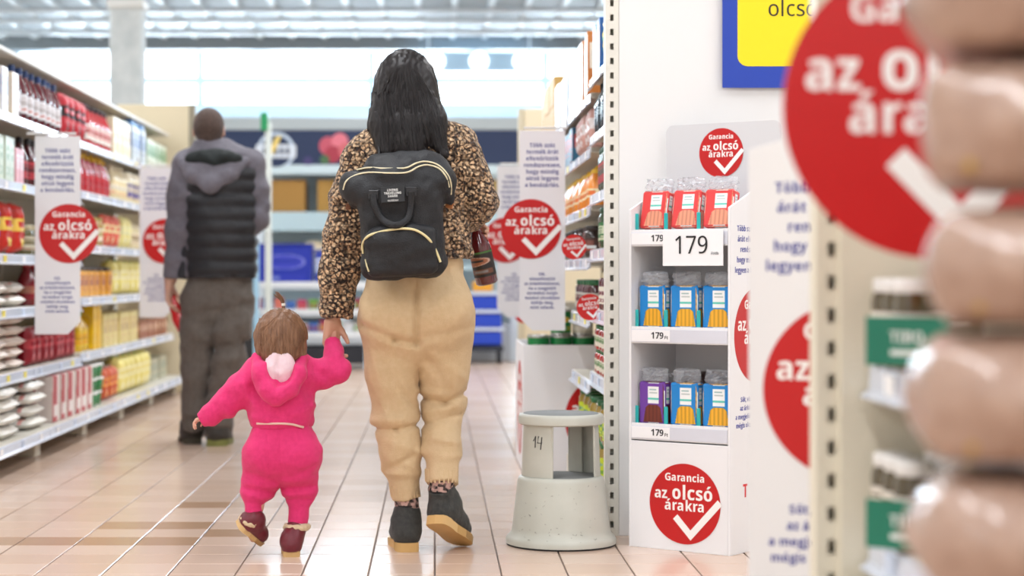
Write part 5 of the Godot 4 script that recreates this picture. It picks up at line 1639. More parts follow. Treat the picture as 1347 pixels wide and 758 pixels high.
func woman() -> void:
	var D := 6.15
	var W := func(x: float, y: float, dz := 0.0) -> Vector3: return P(x, y, D + dz)
	var o := thing("person", "woman in leopard jacket and beige trousers walking away, holding the toddler's hand", "person", Vector3(-0.06, 0, -6.15))
	var org := o.position
	var c: Vector3 = W.call(533, 117, 0.02)
	var fwd := Vector3(0.05, 0, -1).normalized()
	var skin := Color(0.62, 0.36, 0.25)
	# body: one surface from head to feet
	var mb := MB.new()
	mb.colored = true
	var fb := Field.new()
	fb.tint = func(p: Vector3) -> Color: return skin
	fb.chain([W.call(533, 140, 0.02), W.call(535, 190, 0.0)], [0.052, 0.06], 0.03)
	fb.chain([W.call(541, 215), W.call(543, 290), W.call(547, 350), W.call(547, 420)], [0.11, 0.1, 0.115, 0.13], 0.05, Vector3(1, 1, 1.4))
	fb.chain([W.call(490, 212), W.call(455, 305), W.call(439, 405), W.call(438, 418)], [0.05, 0.036, 0.026, 0.026], 0.02)
	fb.chain([W.call(596, 196), W.call(626, 268), W.call(604, 286, 0.17)], [0.05, 0.036, 0.028], 0.02)
	fb.chain([W.call(516, 440), W.call(521, 550, 0.02), W.call(535, 690)], [0.07, 0.04, 0.03], 0.03)
	fb.chain([W.call(582, 440), W.call(583, 545, 0.06), W.call(579, 672, -0.06)], [0.07, 0.038, 0.03], 0.03)
	fb.cap(W.call(537, 706, 0.0), W.call(531, 710, 0.12), 0.03, 0.025, 0.02)
	fb.cap(W.call(576, 676, -0.06), W.call(586, 690, 0.02), 0.028, 0.02, 0.02)
	fb.net(mb, 0.014, org)
	var fh := Field.new()
	fh.tint = func(p: Vector3) -> Color: return face_tint(p, c, fwd, 0.225, skin, Color(0.45, 0.12, 0.1))
	head(fh, c, fwd, Vector3.UP, 0.225)
	fh.net(mb, 0.006, org)
	var hl := Field.new()
	hl.tint = fb.tint
	hand(hl, W.call(438, 420, 0.0), Vector3(-0.08, -1, 0.0), Vector3(0.75, 0, 0.65), Vector3(0.6, 0, -0.7), 0.165, [0.62, 0.66, 0.7, 0.74], 0.6)
	hl.net(mb, 0.0035, org)
	var hr := Field.new()
	hr.tint = fb.tint
	hand(hr, W.call(604, 287, 0.18), Vector3(0.5, -0.3, -0.1), Vector3(0.1, -0.5, 0.9), Vector3(0, 0.8, 0.2), 0.15, [0.8, 0.8, 0.8, 0.8], 0.6)
	hr.net(mb, 0.0045, org)
	part("body", mb.mesh(), skin_mat(), o)
	# leopard jacket
	var lm := StandardMaterial3D.new()
	var n := FastNoiseLite.new()
	n.seed = 12
	n.noise_type = FastNoiseLite.TYPE_CELLULAR
	n.cellular_return_type = FastNoiseLite.RETURN_DISTANCE2_SUB
	n.frequency = 0.042
	n.fractal_type = FastNoiseLite.FRACTAL_NONE
	n.domain_warp_enabled = true
	n.domain_warp_amplitude = 22.0
	n.domain_warp_frequency = 0.04
	var nt := NoiseTexture2D.new()
	nt.width = 1024
	nt.height = 1024
	nt.seamless = true
	nt.noise = n
	var g := Gradient.new()
	g.offsets = PackedFloat32Array([0.0, 0.15, 0.22, 0.3, 0.45, 0.68, 0.78, 1.0])
	g.colors = PackedColorArray([rgb(26, 18, 16), rgb(34, 24, 20), rgb(104, 70, 48), rgb(214, 168, 122), rgb(246, 220, 184), rgb(222, 178, 130), rgb(40, 28, 22), rgb(30, 20, 18)])
	nt.color_ramp = g
	lm.albedo_texture = nt
	lm.uv1_triplanar = true
	lm.uv1_scale = Vector3.ONE * 1.45
	lm.roughness = 0.95
	lm.normal_enabled = true
	lm.normal_texture = bump_tex(33, 0.2, 6.0)
	lm.detail_enabled = true
	lm.detail_uv_layer = BaseMaterial3D.DETAIL_UV_1
	lm.detail_blend_mode = BaseMaterial3D.BLEND_MODE_MIX
	var dk := noise_tex(37, 0.05, Color(0.09, 0.06, 0.05, 1), Color(0.09, 0.06, 0.05, 0), 512, 2)
	(dk.color_ramp as Gradient).offsets = PackedFloat32Array([0.30, 0.37])
	lm.detail_albedo = dk
	lm.rim_enabled = true
	lm.rim = 0.3
	var fj := Field.new()
	fj.chain([W.call(541, 214), W.call(543, 270), W.call(549, 345)], [0.168, 0.17, 0.178], 0.05, Vector3(1, 1, 1.4), 1)
	fj.cap(W.call(482, 208), W.call(600, 194), 0.066, 0.072, 0.06)
	fj.cap(W.call(536, 182, 0.0), W.call(535, 168, 0.01), 0.085, 0.07, 0.05)
	fj.chain([W.call(477, 212), W.call(462, 262), W.call(452, 312), W.call(446, 360), W.call(442, 419)], [0.072, 0.068, 0.064, 0.061, 0.056], 0.025, Vector3.ONE, 1)
	fj.chain([W.call(600, 198), W.call(616, 232), W.call(627, 266, 0.01), W.call(611, 289, 0.16)], [0.074, 0.071, 0.069, 0.055], 0.02, Vector3.ONE, 1)
	var jf := []
	for q in [[455, 300, 430, 312, 0.008], [458, 318, 434, 330, 0.006], [462, 250, 440, 262, 0.006], [446, 370, 425, 378, 0.005], [650, 262, 618, 282, 0.01], [646, 240, 605, 268, 0.007], [600, 315, 620, 332, 0.008], [600, 225, 640, 232, 0.006]]:
		jf.append([W.call(q[0], q[1], -0.05), W.call(q[2], q[3], -0.05), q[4], 0.014])
	fj.disp = fold_disp(jf, fnoise(3, 14.0), 0.008)
	fj.reach = 0.012
	part("jacket", soft(fj, 0.008, org), lm, o)
	# trousers
	var ft := Field.new()
	ft.cap(W.call(545, 352), W.call(547, 418), 0.158, 0.17, 0.05, Vector3(1, 1, 1.35))
	ft.ball(W.call(513, 412, -0.06), Vector3(0.095, 0.1, 0.09), 0.06)
	ft.chain([W.call(514, 430), W.call(516, 490, 0.01), W.call(521, 552, 0.02), W.call(527, 592, 0.0), W.call(528, 613, 0.0)], [0.1, 0.083, 0.075, 0.062, 0.062], 0.03)
	ft.cap(W.call(529, 615), W.call(534, 657), 0.05, 0.047, 0.008, Vector3.ONE, 1)
	var ft2 := Field.new()
	ft2.cap(W.call(545, 352), W.call(547, 418), 0.158, 0.17, 0.05, Vector3(1, 1, 1.35))
	ft2.ball(W.call(583, 410, -0.06), Vector3(0.095, 0.1, 0.09), 0.06)
	ft2.chain([W.call(584, 430), W.call(583, 485, 0.03), W.call(583, 528, 0.06), W.call(580, 562, 0.03), W.call(581, 588, -0.02)], [0.1, 0.084, 0.072, 0.058, 0.066], 0.03)
	ft2.cap(W.call(581, 590, -0.02), W.call(581, 637, -0.06), 0.053, 0.053, 0.008, Vector3.ONE, 1)
	ft.cuts = [[Vector3.UP, W.call(545, 325).y]]
	ft2.cuts = ft.cuts
	var tf := []
	for q in [[547, 352, 548, 452, -0.014, 0.010], [478, 428, 520, 446, -0.012, 0.012], [520, 446, 548, 452, -0.014, 0.012], [552, 446, 618, 430, -0.007, 0.014],
		[553, 526, 585, 532, -0.016, 0.011], [585, 532, 612, 521, -0.016, 0.011], [551, 516, 580, 520, 0.010, 0.012], [556, 545, 600, 536, 0.010, 0.012], [560, 560, 604, 548, -0.01, 0.009], [570, 575, 603, 585, 0.006, 0.010],
		[490, 566, 520, 566, -0.016, 0.009], [520, 566, 554, 561, -0.018, 0.009], [489, 556, 530, 552, 0.010, 0.012], [515, 500, 552, 545, -0.008, 0.012], [486, 500, 510, 548, 0.006, 0.012], [496, 580, 540, 588, 0.005, 0.012], [505, 622, 545, 600, -0.009, 0.010], [500, 622, 552, 628, 0.008, 0.012], [535, 612, 553, 622, 0.008, 0.010],
		[551, 596, 606, 602, 0.008, 0.012], [560, 584, 605, 588, -0.006, 0.009], [575, 470, 612, 500, 0.006, 0.014], [490, 470, 505, 520, 0.006, 0.014], [560, 470, 590, 512, -0.006, 0.012]]:
		tf.append([W.call(q[0], q[1], -0.07), W.call(q[2], q[3], -0.07), q[4] * 0.85, q[5]])
	ft.disp = fold_disp(tf, fnoise(8, 9.0), 0.006)
	ft.reach = 0.015
	ft2.disp = ft.disp
	ft2.reach = 0.015
	var mt := MB.new()
	ft.net(mt, 0.0075, org)
	ft2.net(mt, 0.0075, org)
	part("trousers", mt.mesh(), cloth(rgb(208, 182, 144), rgb(198, 170, 130), 0.75, 5.0, 40, 1.2), o)
	# ribs of the cuffs
	for s in 2:
		var mbr := MB.new()
		for k in 22:
			var a := TAU * k / 22
			var top_c: Vector3 = [W.call(531.5, 638), W.call(581, 617, -0.042)][s]
			var low_c: Vector3 = [W.call(533.7, 653.5), W.call(581, 633.5, -0.058)][s]
			var r0: float = [0.0475, 0.0525][s]
			var e := Vector3(cos(a), 0, sin(a))
			mbr.tube([top_c + e * r0 - org, low_c + e * (r0 - 0.001) - org], 0.003, 5)
		part("ribbed_cuff", mbr.mesh(), mat(rgb(204, 176, 136), 0.8), o)
	# back pocket slit and waist
	part("pocket_slit", tube([meet(ft, 566, 378, 5.8, 6.3, 0.0005) - org, meet(ft, 583, 377, 5.8, 6.3, 0.0005) - org, meet(ft, 600, 374, 5.8, 6.3, 0.0005) - org], 0.0022, 6), mat(rgb(150, 120, 82), 0.8), o)
	# socks
	part("sock", soft_cap(W.call(534, 652), W.call(536, 674), 0.040, 0.040, org), sock_mat(), o)
	part("sock", soft_cap(W.call(581, 630, -0.055), W.call(580, 648, -0.06), 0.041, 0.041, org), sock_mat(), o)
	# ankle boots
	var suede := cloth(rgb(40, 42, 42), rgb(70, 70, 66), 0.8, 6.0, 50, 1.5)
	var gum := mat(rgb(206, 166, 104), 0.5)
	boot(o, Vector3(W.call(538, 726).x, 0.0, -6.09), Vector3(-0.16, 0, -1), Vector3.UP, W.call(536, 667, 0.0), 0.245, 0.088, 0.04, suede, gum, 0.026, "boot_upper")
	boot(o, W.call(571, 689, -0.11), Vector3(0.105, -0.1, -0.185), Vector3(0.1, 1, -0.4), W.call(580, 640, -0.062), 0.235, 0.092, 0.043, suede, gum, 0.026, "boot_upper")
	# long dark hair
	var fhr := Field.new()
	fhr.ball(c + Vector3(0, 0.02, 0.005), Vector3(0.09, 0.106, 0.108), 0.03)
	fhr.chain([W.call(534, 112, -0.02), W.call(533, 155, -0.04), W.call(533, 192, -0.085)], [0.083, 0.088, 0.076], 0.05, Vector3(1, 1, 1.5))
	fhr.chain([W.call(553, 120, -0.03), W.call(566, 160, -0.06), W.call(585, 204, -0.12)], [0.045, 0.044, 0.016], 0.04)
	fhr.chain([W.call(514, 120, -0.02), W.call(507, 165, -0.05), W.call(505, 200, -0.11)], [0.042, 0.044, 0.016], 0.04)
	fhr.chain([W.call(535, 170, -0.06), W.call(545, 212, -0.12)], [0.06, 0.02], 0.04)
	fhr.ball(c + Vector3(0, -0.06, -0.11), Vector3(0.075, 0.12, 0.07), 0.02, Basis(), -1.0)
	var hn := fnoise(17, 1.0, 2)
	fhr.disp = func(p: Vector3) -> float: return 0.0055 * hn.get_noise_3d(p.x * 75.0 + p.y * 12.0, p.y * 3.0, p.z * 40.0)
	fhr.reach = 0.008
	var mh := MB.new()
	fhr.net(mh, 0.006, org)
	var hr2 := RandomNumberGenerator.new()
	hr2.seed = 5
	for i in 230:
		var u := hr2.randf_range(-1, 1)
		var path := []
		var sw := hr2.randf_range(-4, 4)
		var endy := 196.0 + hr2.randf() * 14.0 + maxf(u, 0) * 4
		for k in 9:
			var s := 0.09 + 0.91 * k / 8.0
			var y := lerpf(76 + 12 * u * u, endy, s)
			var half := lerpf(14, 36, clampf(s * 3.0, 0, 1))
			var x := 533 + u * half + maxf(0, s - 0.25) * (10 + 26 * maxf(u, 0)) + sw * s
			var q := meet(fhr, x, y, 5.9, 6.24, 0.0004)
			if q.z < -6.23: break
			path.append(q - org)
		if path.size() > 2:
			mh.tube(path, 0.0017, 4)
	part("hair", mh.mesh(), hair_mat(rgb(12, 8, 9), rgb(28, 19, 19), 60), o)
	backpack(fj, W)
	# red bottle under the right forearm
	var base: Vector3 = W.call(641, 374, 0.17)
	var bt := thing("red_drink_bottle", "dark red glass bottle with a printed label held under the woman's right arm", "bottle", base)
	bt.rotation = Vector3(0.1, 0, deg_to_rad(12))
	part("glass", lathe([Vector2(0, 0.004), Vector2(0.03, 0.0), Vector2(0.037, 0.006), Vector2(0.0375, 0.12), Vector2(0.034, 0.145), Vector2(0.018, 0.185), Vector2(0.0145, 0.21), Vector2(0.0145, 0.25), Vector2(0, 0.25)], 28), mat(rgb(86, 10, 20), 0.06, 0.0, 1.0), bt)
	part("label", lathe([Vector2(0.0382, 0.03), Vector2(0.0382, 0.115)], 28), art("oval", rgb(34, 26, 24), rgb(150, 90, 60), 81), bt)
	part("green_band", lathe([Vector2(0.0384, 0.108), Vector2(0.0384, 0.114)], 28), mat(rgb(70, 110, 50), 0.5), bt)
	part("cap", lathe([Vector2(0.016, 0.24), Vector2(0.017, 0.243), Vector2(0.017, 0.262), Vector2(0, 0.264)], 20), mat(rgb(130, 20, 30), 0.4), bt)

func ring(c: Vector3, r: float, tilt: Vector3, tr: float) -> Field:
	var f := Field.new()
	var pts := []
	var rad := []
	var bs := Basis.from_euler(tilt)
	for k in 13:
		pts.append(c + bs * Vector3(cos(TAU * k / 12) * r, 0, sin(TAU * k / 12) * r))
		rad.append(tr)
	f.chain(pts, rad, tr)
	return f

func soft_cap(a: Vector3, b: Vector3, r0: float, r1: float, org: Vector3) -> ArrayMesh:
	return tube([a - org, b - org], [r0, r1], 20)

func sock_mat() -> StandardMaterial3D:
	if not mats.has("sock"):
		var m := StandardMaterial3D.new()
		var t := noise_tex(71, 0.05, rgb(30, 28, 30), rgb(196, 160, 150), 128, 1)
		(t.color_ramp as Gradient).interpolation_mode = Gradient.GRADIENT_INTERPOLATE_CONSTANT
		(t.color_ramp as Gradient).set_offset(1, 0.5)
		m.albedo_texture = t
		m.uv1_triplanar = true
		m.uv1_scale = Vector3.ONE * 8.0
		m.roughness = 0.85
		mats["sock"] = m
	return mats["sock"]

func hair_mat(a: Color, b: Color, s: int) -> StandardMaterial3D:
	var m := StandardMaterial3D.new()
	var t := noise_tex(s, 0.03, a, b, 256, 3)
	m.albedo_texture = t
	m.uv1_triplanar = true
	m.uv1_scale = Vector3(14, 1.2, 14)
	m.roughness = 0.46
	m.metallic_specular = 0.42
	return m

func backpack(fj: Field, W: Callable) -> void:
	var o := thing("backpack", "black wide-mouth backpack with cream zips on the woman's back", "backpack", W.call(530, 366, -0.2))
	var org := o.position
	var black := cloth(rgb(14, 15, 19), rgb(23, 24, 29), 0.6, 6.0, 55, 2.0, 0.0)
	var rot := Basis(Vector3.BACK, deg_to_rad(4.0))
	var f := Field.new()
	f.brick(W.call(529, 308, -0.2), Vector3(0.137, 0.142, 0.068), 0.045, 0.05, rot)
	f.chain([W.call(468, 246, -0.2), W.call(520, 240, -0.205), W.call(576, 236, -0.2)], [0.05, 0.062, 0.056], 0.06)
	f.cap(W.call(497, 222, -0.18), W.call(562, 217, -0.18), 0.04, 0.045, 0.05)
	f.cap(W.call(462, 240, -0.19), W.call(453, 258, -0.16), 0.03, 0.012, 0.03)
	f.cap(W.call(582, 238, -0.19), W.call(593, 264, -0.16), 0.03, 0.012, 0.03)
	var folds := []
	for q in [[490, 300, 515, 345, -0.006], [530, 315, 540, 345, -0.005], [470, 270, 478, 340, -0.006], [583, 262, 590, 330, -0.006], [500, 240, 560, 238, -0.005], [510, 335, 560, 340, 0.004], [565, 260, 572, 320, -0.004]]:
		folds.append([W.call(q[0], q[1], -0.27), W.call(q[2], q[3], -0.27), q[4], 0.014])
	f.disp = fold_disp(folds, fnoise(9, 13.0), 0.007)
	f.reach = 0.01
	part("main_body", soft(f, 0.007, org), black, o)
	# front pocket
	var fp := Field.new()
	fp.brick(W.call(528, 331, -0.262), Vector3(0.113, 0.078, 0.032), 0.03, 0.02, rot)
	fp.ball(W.call(526, 318, -0.268), Vector3(0.085, 0.06, 0.035), 0.03, rot)
	fp.disp = fold_disp([], fnoise(10, 16.0), 0.006)
	fp.reach = 0.006
	part("front_pocket", soft(fp, 0.006, org), black, o)
	var both := Field.new()
	for g in [f, fp]:
		for i in g.kind.size():
			both.kind.append(g.kind[i]); both.A.append(g.A[i]); both.B.append(g.B[i]); both.S.append(g.S[i]); both.ra.append(g.ra[i]); both.rb.append(g.rb[i]); both.k.append(g.k[i]); both.sgn.append(g.sgn[i]); both.ax.append(g.ax[i]); both.flat.append(0)
	both.disp = f.disp
	var Z := func(zx: float, zy: float, off := 0.0) -> Vector3: return meet(both, 440 + zx / 3.989, 190 + zy / 3.989, 5.7, 6.2, off) - org
	var cream := mat(rgb(222, 212, 178), 0.5)
	var zips := [
		[[118, 134], [180, 122], [260, 126], [370, 124], [430, 98], [480, 90], [540, 106], [588, 150], [610, 200], [612, 262]],
		[[46, 238], [62, 192], [110, 162], [180, 147], [280, 150], [380, 147], [440, 117], [490, 108], [548, 126], [586, 170], [602, 225]],
	]
	for z in zips:
		var path := []
		for q in z: path.append(Z.call(q[0], q[1], 0.002))
		part("zip", tube(spline(path, 5), 0.0028, 6), cream, o)
	var pz := []
	for q in [[150, 572], [148, 522], [176, 482], [230, 462], [310, 446], [370, 442], [430, 452], [490, 492], [528, 550], [556, 618]]: pz.append(Z.call(q[0], q[1], 0.003))
	part("pocket_zip", tube(spline(pz, 5), 0.0042, 6), mat(rgb(226, 212, 160), 0.45), o)
	part("side_zip", tube([Z.call(163, 605, 0.002), Z.call(170, 640, 0.002), Z.call(180, 668, 0.002)], 0.003, 6), mat(rgb(200, 186, 140), 0.45), o)
	# carrying loop
	var hp := []
	for q in [[205, 262, 0.006], [212, 320, 0.012], [250, 392, 0.018], [315, 424, 0.022], [375, 400, 0.018], [398, 340, 0.012], [402, 248, 0.006]]: hp.append(Z.call(q[0], q[1], q[2]))
	part("carry_loop", tube(spline(hp, 6), 0.011, 8, 0.5, Vector3.BACK), black, o)
	for q in [[205, 268], [402, 252]]:
		part("loop_tab", bevel_box(Vector3(0.034, 0.03, 0.008), 0.003), mat(rgb(28, 28, 32), 0.45), o, Z.call(q[0], q[1] + 22, 0.004))
	# printed patch
	var pt: Vector3 = Z.call(308, 262, 0.008)
	var patch := part("name_patch", bevel_box(Vector3(0.075, 0.05, 0.003), 0.001), mat(rgb(16, 17, 22), 0.5), o, pt + Vector3(0, -0.025, 0), Vector3(-0.12, 0, 0.06))
	words("LIVING\nTRAVELING\nSHARE", 0.054, patch, mat(rgb(226, 226, 222), 0.5), Vector3(0, 0.029, 0.0022), true, Vector3.ZERO, "lettering", -8.0)
	words("outdoor", 0.034, patch, mat(rgb(226, 226, 222), 0.5), Vector3(0, 0.006, 0.0022), false)
	# leather pulls and shoulder straps
	part("leather_pull", bevel_box(Vector3(0.024, 0.032, 0.008), 0.003), mat(rgb(178, 112, 60), 0.6), o, W.call(590, 274, -0.15) - org, Vector3(0, 0, -0.3))
	part("leather_pull", bevel_box(Vector3(0.016, 0.02, 0.008), 0.003), mat(rgb(120, 74, 46), 0.6), o, W.call(458, 276, -0.15) - org)
	for q in [[500, 484], [562, 590]]:
		part("shoulder_strap", tube(spline([W.call(q[0], 222, -0.15) - org, W.call(q[0] - 2, 196, -0.09) - org, W.call((q[0] + q[1]) / 2.0, 170, 0.0) - org, W.call(q[1], 190, 0.11) - org, W.call(q[1], 250, 0.15) - org, W.call(q[1] + 2, 310, 0.135) - org], 5), 0.026, 8, 0.22, Vector3.RIGHT), black, o)
func child() -> void:
	var D := 6.05
	var C := func(x: float, y: float, dz := 0.0) -> Vector3: return P(x, y, D + dz)
	var o := thing("person", "toddler in bright pink hooded tracksuit walking away beside the woman", "person", Vector3(-0.5, 0, -6.05))
	var org := o.position
	var c: Vector3 = C.call(369, 447, 0.0)
	var fwd := Vector3(-0.3, -0.05, -1).normalized()
	var skin := Color(0.72, 0.42, 0.31)
	var mb := MB.new()
	mb.colored = true
	var fb := Field.new()
	fb.tint = func(p: Vector3) -> Color: return skin
	fb.chain([C.call(369, 462), C.call(369, 485)], [0.036, 0.04], 0.02)
	fb.chain([C.call(369, 500), C.call(370, 545), C.call(372, 600)], [0.065, 0.065, 0.075], 0.04, Vector3(1, 1, 1.2))
	fb.chain([C.call(338, 492), C.call(302, 526, 0.0), C.call(273, 548, -0.01)], [0.03, 0.024, 0.018], 0.02)
	fb.chain([C.call(402, 492), C.call(446, 483, 0.03), C.call(437, 452, 0.09)], [0.03, 0.024, 0.018], 0.02)
	fb.chain([C.call(347, 605), C.call(341, 642, 0.0), C.call(333, 690, -0.02)], [0.045, 0.03, 0.022], 0.02)
	fb.chain([C.call(392, 605), C.call(393, 648, 0.02), C.call(390, 700, 0.0)], [0.045, 0.03, 0.022], 0.02)
	fb.cap(C.call(327, 694, -0.02), C.call(334, 708, 0.03), 0.018, 0.016, 0.01)
	fb.cap(C.call(388, 712, 0.0), C.call(386, 716, 0.06), 0.018, 0.016, 0.01)
	fb.net(mb, 0.01, org)
	var fh := Field.new()
	fh.tint = func(p: Vector3) -> Color: return face_tint(p, c, fwd, 0.185, skin, Color(0.6, 0.2, 0.18))
	head(fh, c, fwd, Vector3.UP, 0.185)
	fh.net(mb, 0.005, org)
	var hl := Field.new()
	hl.tint = fb.tint
	hand(hl, C.call(273, 548, -0.01), Vector3(-1, -0.35, -0.1), Vector3(0.2, -1, 0.2), Vector3(0, 0.1, -1), 0.075, [0.7, 0.7, 0.75, 0.8], 0.5)
	hand(hl, C.call(437, 452, 0.09), Vector3(-0.05, 1, 0.1), Vector3(-0.3, 0, -0.9), Vector3(-0.9, 0, 0.2), 0.075, [0.5, 0.5, 0.5, 0.5], 0.4)
	hl.net(mb, 0.0025, org)
	part("body", mb.mesh(), skin_mat(), o)
	var pink := cloth(rgb(224, 50, 118), rgb(208, 38, 102), 0.85, 6.0, 140, 1.4)
	# hooded top
	var f := Field.new()
	f.chain([C.call(369, 500), C.call(370, 535), C.call(371, 566)], [0.1, 0.102, 0.098], 0.03, Vector3(1, 1, 1.2))
	f.cap(C.call(346, 487), C.call(394, 487), 0.05, 0.05, 0.04)
	f.chain([C.call(340, 492), C.call(318, 512, -0.005), C.call(298, 532, -0.01), C.call(277, 546, -0.012)], [0.052, 0.05, 0.044, 0.036], 0.02)
	f.cap(C.call(280, 545, -0.012), C.call(263, 554, -0.012), 0.028, 0.026, 0.006, Vector3.ONE, 1)
	f.chain([C.call(400, 493), C.call(424, 492, 0.015), C.call(444, 485, 0.03), C.call(439, 463, 0.07)], [0.05, 0.045, 0.044, 0.035], 0.018)
	f.cap(C.call(440, 466, 0.068), C.call(436.5, 448, 0.09), 0.031, 0.029, 0.005, Vector3.ONE, 1)
	f.cuts = [[Vector3.DOWN, -C.call(370, 562).y]]
	var folds := []
	for q in [[335, 505, 350, 540, -0.007], [320, 505, 332, 530, 0.006], [300, 522, 312, 545, -0.006], [285, 535, 294, 552, -0.006], [412, 487, 432, 500, -0.007], [436, 478, 452, 470, -0.008], [385, 545, 412, 535, 0.006], [335, 550, 380, 557, 0.007], [400, 510, 412, 545, -0.005], [430, 492, 450, 480, -0.006]]:
		folds.append([C.call(q[0], q[1], -0.06), C.call(q[2], q[3], -0.06), q[4], 0.014])
	f.disp = fold_disp(folds, fnoise(4, 14.0), 0.005)
	f.reach = 0.01
	part("hoodie", soft(f, 0.006, org), pink, o)
	# hood lying on the back
	var h := Field.new()
	h.chain([C.call(339, 472, -0.03), C.call(343, 492, -0.085), C.call(352, 512, -0.105), C.call(364, 521, -0.11), C.call(379, 511, -0.105), C.call(391, 492, -0.085), C.call(398, 472, -0.03)], [0.02, 0.024, 0.026, 0.026, 0.026, 0.024, 0.02], 0.03)
	h.ball(C.call(366, 500, -0.088), Vector3(0.068, 0.066, 0.026), 0.02)
	h.ball(C.call(368, 479, -0.125), Vector3(0.052, 0.072, 0.05), 0.01, Basis(), -1.0)
	h.disp = fold_disp([[C.call(365, 508, -0.12), C.call(364, 526, -0.12), -0.004, 0.008]], fnoise(6, 16.0), 0.004)
	h.reach = 0.006
	part("hood", soft(h, 0.005, org), pink, o)
	var ln := Field.new()
	ln.ball(C.call(368, 484, -0.078), Vector3(0.05, 0.062, 0.03), 0.02)
	ln.disp = fold_disp([[C.call(366, 470, -0.1), C.call(364, 500, -0.1), -0.008, 0.008]], fnoise(7, 20.0), 0.005)
	ln.reach = 0.006
	part("hood_lining", soft(ln, 0.005, org), cloth(rgb(238, 216, 222), rgb(228, 200, 210), 0.85, 6.0, 150, 1.0), o)
	# hem cord
	var hp := []
	for x in [338, 348, 360, 372, 384, 394, 399]:
		hp.append(P(x, 557.5 if x < 384 else 558.5 + (x - 384) * 0.25, D - 0.092 + 0.03 * pow((x - 369.0) / 32.0, 2.0)) - org)
	part("hem_band", tube(spline(hp, 4), 0.004, 6), mat(rgb(226, 190, 176), 0.7), o)
	# trousers
	var t := Field.new()
	t.cap(C.call(371, 562), C.call(371, 592), 0.092, 0.104, 0.04, Vector3(1, 1, 1.15))
	t.ball(C.call(349, 598, -0.035), Vector3(0.066, 0.07, 0.07), 0.05)
	t.chain([C.call(347, 606), C.call(342, 638, 0.01), C.call(335, 650, -0.012)], [0.066, 0.053, 0.042], 0.03)
	t.cap(C.call(334, 652, -0.014), C.call(332.5, 682, -0.022), 0.03, 0.03, 0.005, Vector3.ONE, 1)
	var t2 := Field.new()
	t2.cap(C.call(371, 562), C.call(371, 592), 0.092, 0.104, 0.04, Vector3(1, 1, 1.15))
	t2.ball(C.call(393, 597, -0.035), Vector3(0.066, 0.07, 0.07), 0.05)
	t2.chain([C.call(394, 606), C.call(394, 640, 0.02), C.call(393, 655, 0.012)], [0.066, 0.053, 0.044], 0.03)
	t2.cap(C.call(393, 658, 0.01), C.call(391.5, 690, 0.0), 0.034, 0.033, 0.005, Vector3.ONE, 1)
	t2.cap(C.call(405, 578, -0.02), C.call(417, 590, -0.02), 0.02, 0.014, 0.02)
	var tf := []
	for q in [[320, 634, 364, 640, 0.005, 0.011], [320, 650, 354, 656, 0.006, 0.010], [322, 643, 358, 649, -0.006, 0.007], [371, 634, 414, 630, 0.005, 0.011], [371, 652, 412, 650, 0.006, 0.010], [372, 644, 412, 641, -0.007, 0.007], [375, 658, 408, 659, -0.005, 0.006], [354, 570, 356, 618, -0.005, 0.005], [328, 622, 346, 628, -0.005, 0.009], [398, 620, 415, 612, -0.005, 0.009]]:
		tf.append([C.call(q[0], q[1], -0.045), C.call(q[2], q[3], -0.045), q[4], q[5]])
	t.disp = fold_disp(tf, fnoise(11, 12.0), 0.005)
	t.reach = 0.01
	t2.disp = t.disp
	t2.reach = 0.01
	var mt := MB.new()
	t.net(mt, 0.006, org)
	t2.net(mt, 0.006, org)
	part("trousers", mt.mesh(), pink, o)
	# boots with fleece tops
	var burg := cloth(rgb(112, 22, 40), rgb(94, 16, 32), 0.4, 8.0, 160, 1.0)
	var tan_ := mat(rgb(206, 168, 112), 0.55)
	var fleece := cloth(rgb(226, 206, 172), rgb(206, 184, 148), 0.95, 10.0, 170, 5.0)
	boot(o, Vector3(C.call(386, 729).x, 0.0, -5.985), Vector3(-0.12, 0, -1), Vector3.UP, C.call(390, 694, -0.005), 0.13, 0.062, 0.033, burg, tan_, 0.016, "boot_upper")
	boot(o, C.call(311, 690, -0.04), Vector3(0.062, -0.062, -0.06), Vector3(0.55, 0.75, 0.25), C.call(330, 686, -0.024), 0.125, 0.062, 0.032, burg, tan_, 0.015, "boot_upper")
	var z1 := ring(C.call(390.5, 693, -0.003), 0.034, Vector3.ZERO, 0.009)
	z1.disp = fold_disp([], fnoise(21, 60.0), 0.004)
	part("fleece_cuff", soft(z1, 0.004, org), fleece, o)
	var z2 := ring(C.call(330.5, 685, -0.024), 0.032, Vector3(0.2, 0, -0.25), 0.0095)
	z2.disp = z1.disp
	part("fleece_cuff", soft(z2, 0.004, org), fleece, o)
	part("sock", soft_cap(C.call(391.5, 686, 0.0), C.call(391, 697, -0.003), 0.03, 0.03, org), mat(rgb(236, 226, 214), 0.85), o)
	part("sock", soft_cap(C.call(333, 678, -0.022), C.call(331.5, 689, -0.024), 0.027, 0.027, org), mat(rgb(236, 226, 214), 0.85), o)
	# hair with a tuft
	var fr := Field.new()
	fr.ball(c + Vector3(0.002, 0.014, 0.008), Vector3(0.079, 0.086, 0.084), 0.02)
	fr.chain([C.call(369, 440, -0.03), C.call(368, 462, -0.05)], [0.068, 0.06], 0.03, Vector3(1, 1, 1.3))
	fr.chain([C.call(350, 445, -0.01), C.call(345, 465, -0.02)], [0.035, 0.022], 0.02)
	fr.chain([C.call(388, 445, -0.02), C.call(396, 468, -0.03)], [0.035, 0.02], 0.02)
	fr.ball(c + fwd * 0.1 + Vector3(0, -0.03, 0), Vector3(0.062, 0.085, 0.05), 0.02, Basis(), -1.0)
	var hn := fnoise(27, 1.0, 2)
	fr.disp = func(p: Vector3) -> float: return 0.005 * hn.get_noise_3d(p.x * 70.0 + p.y * 20.0, p.y * 8.0, p.z * 45.0)
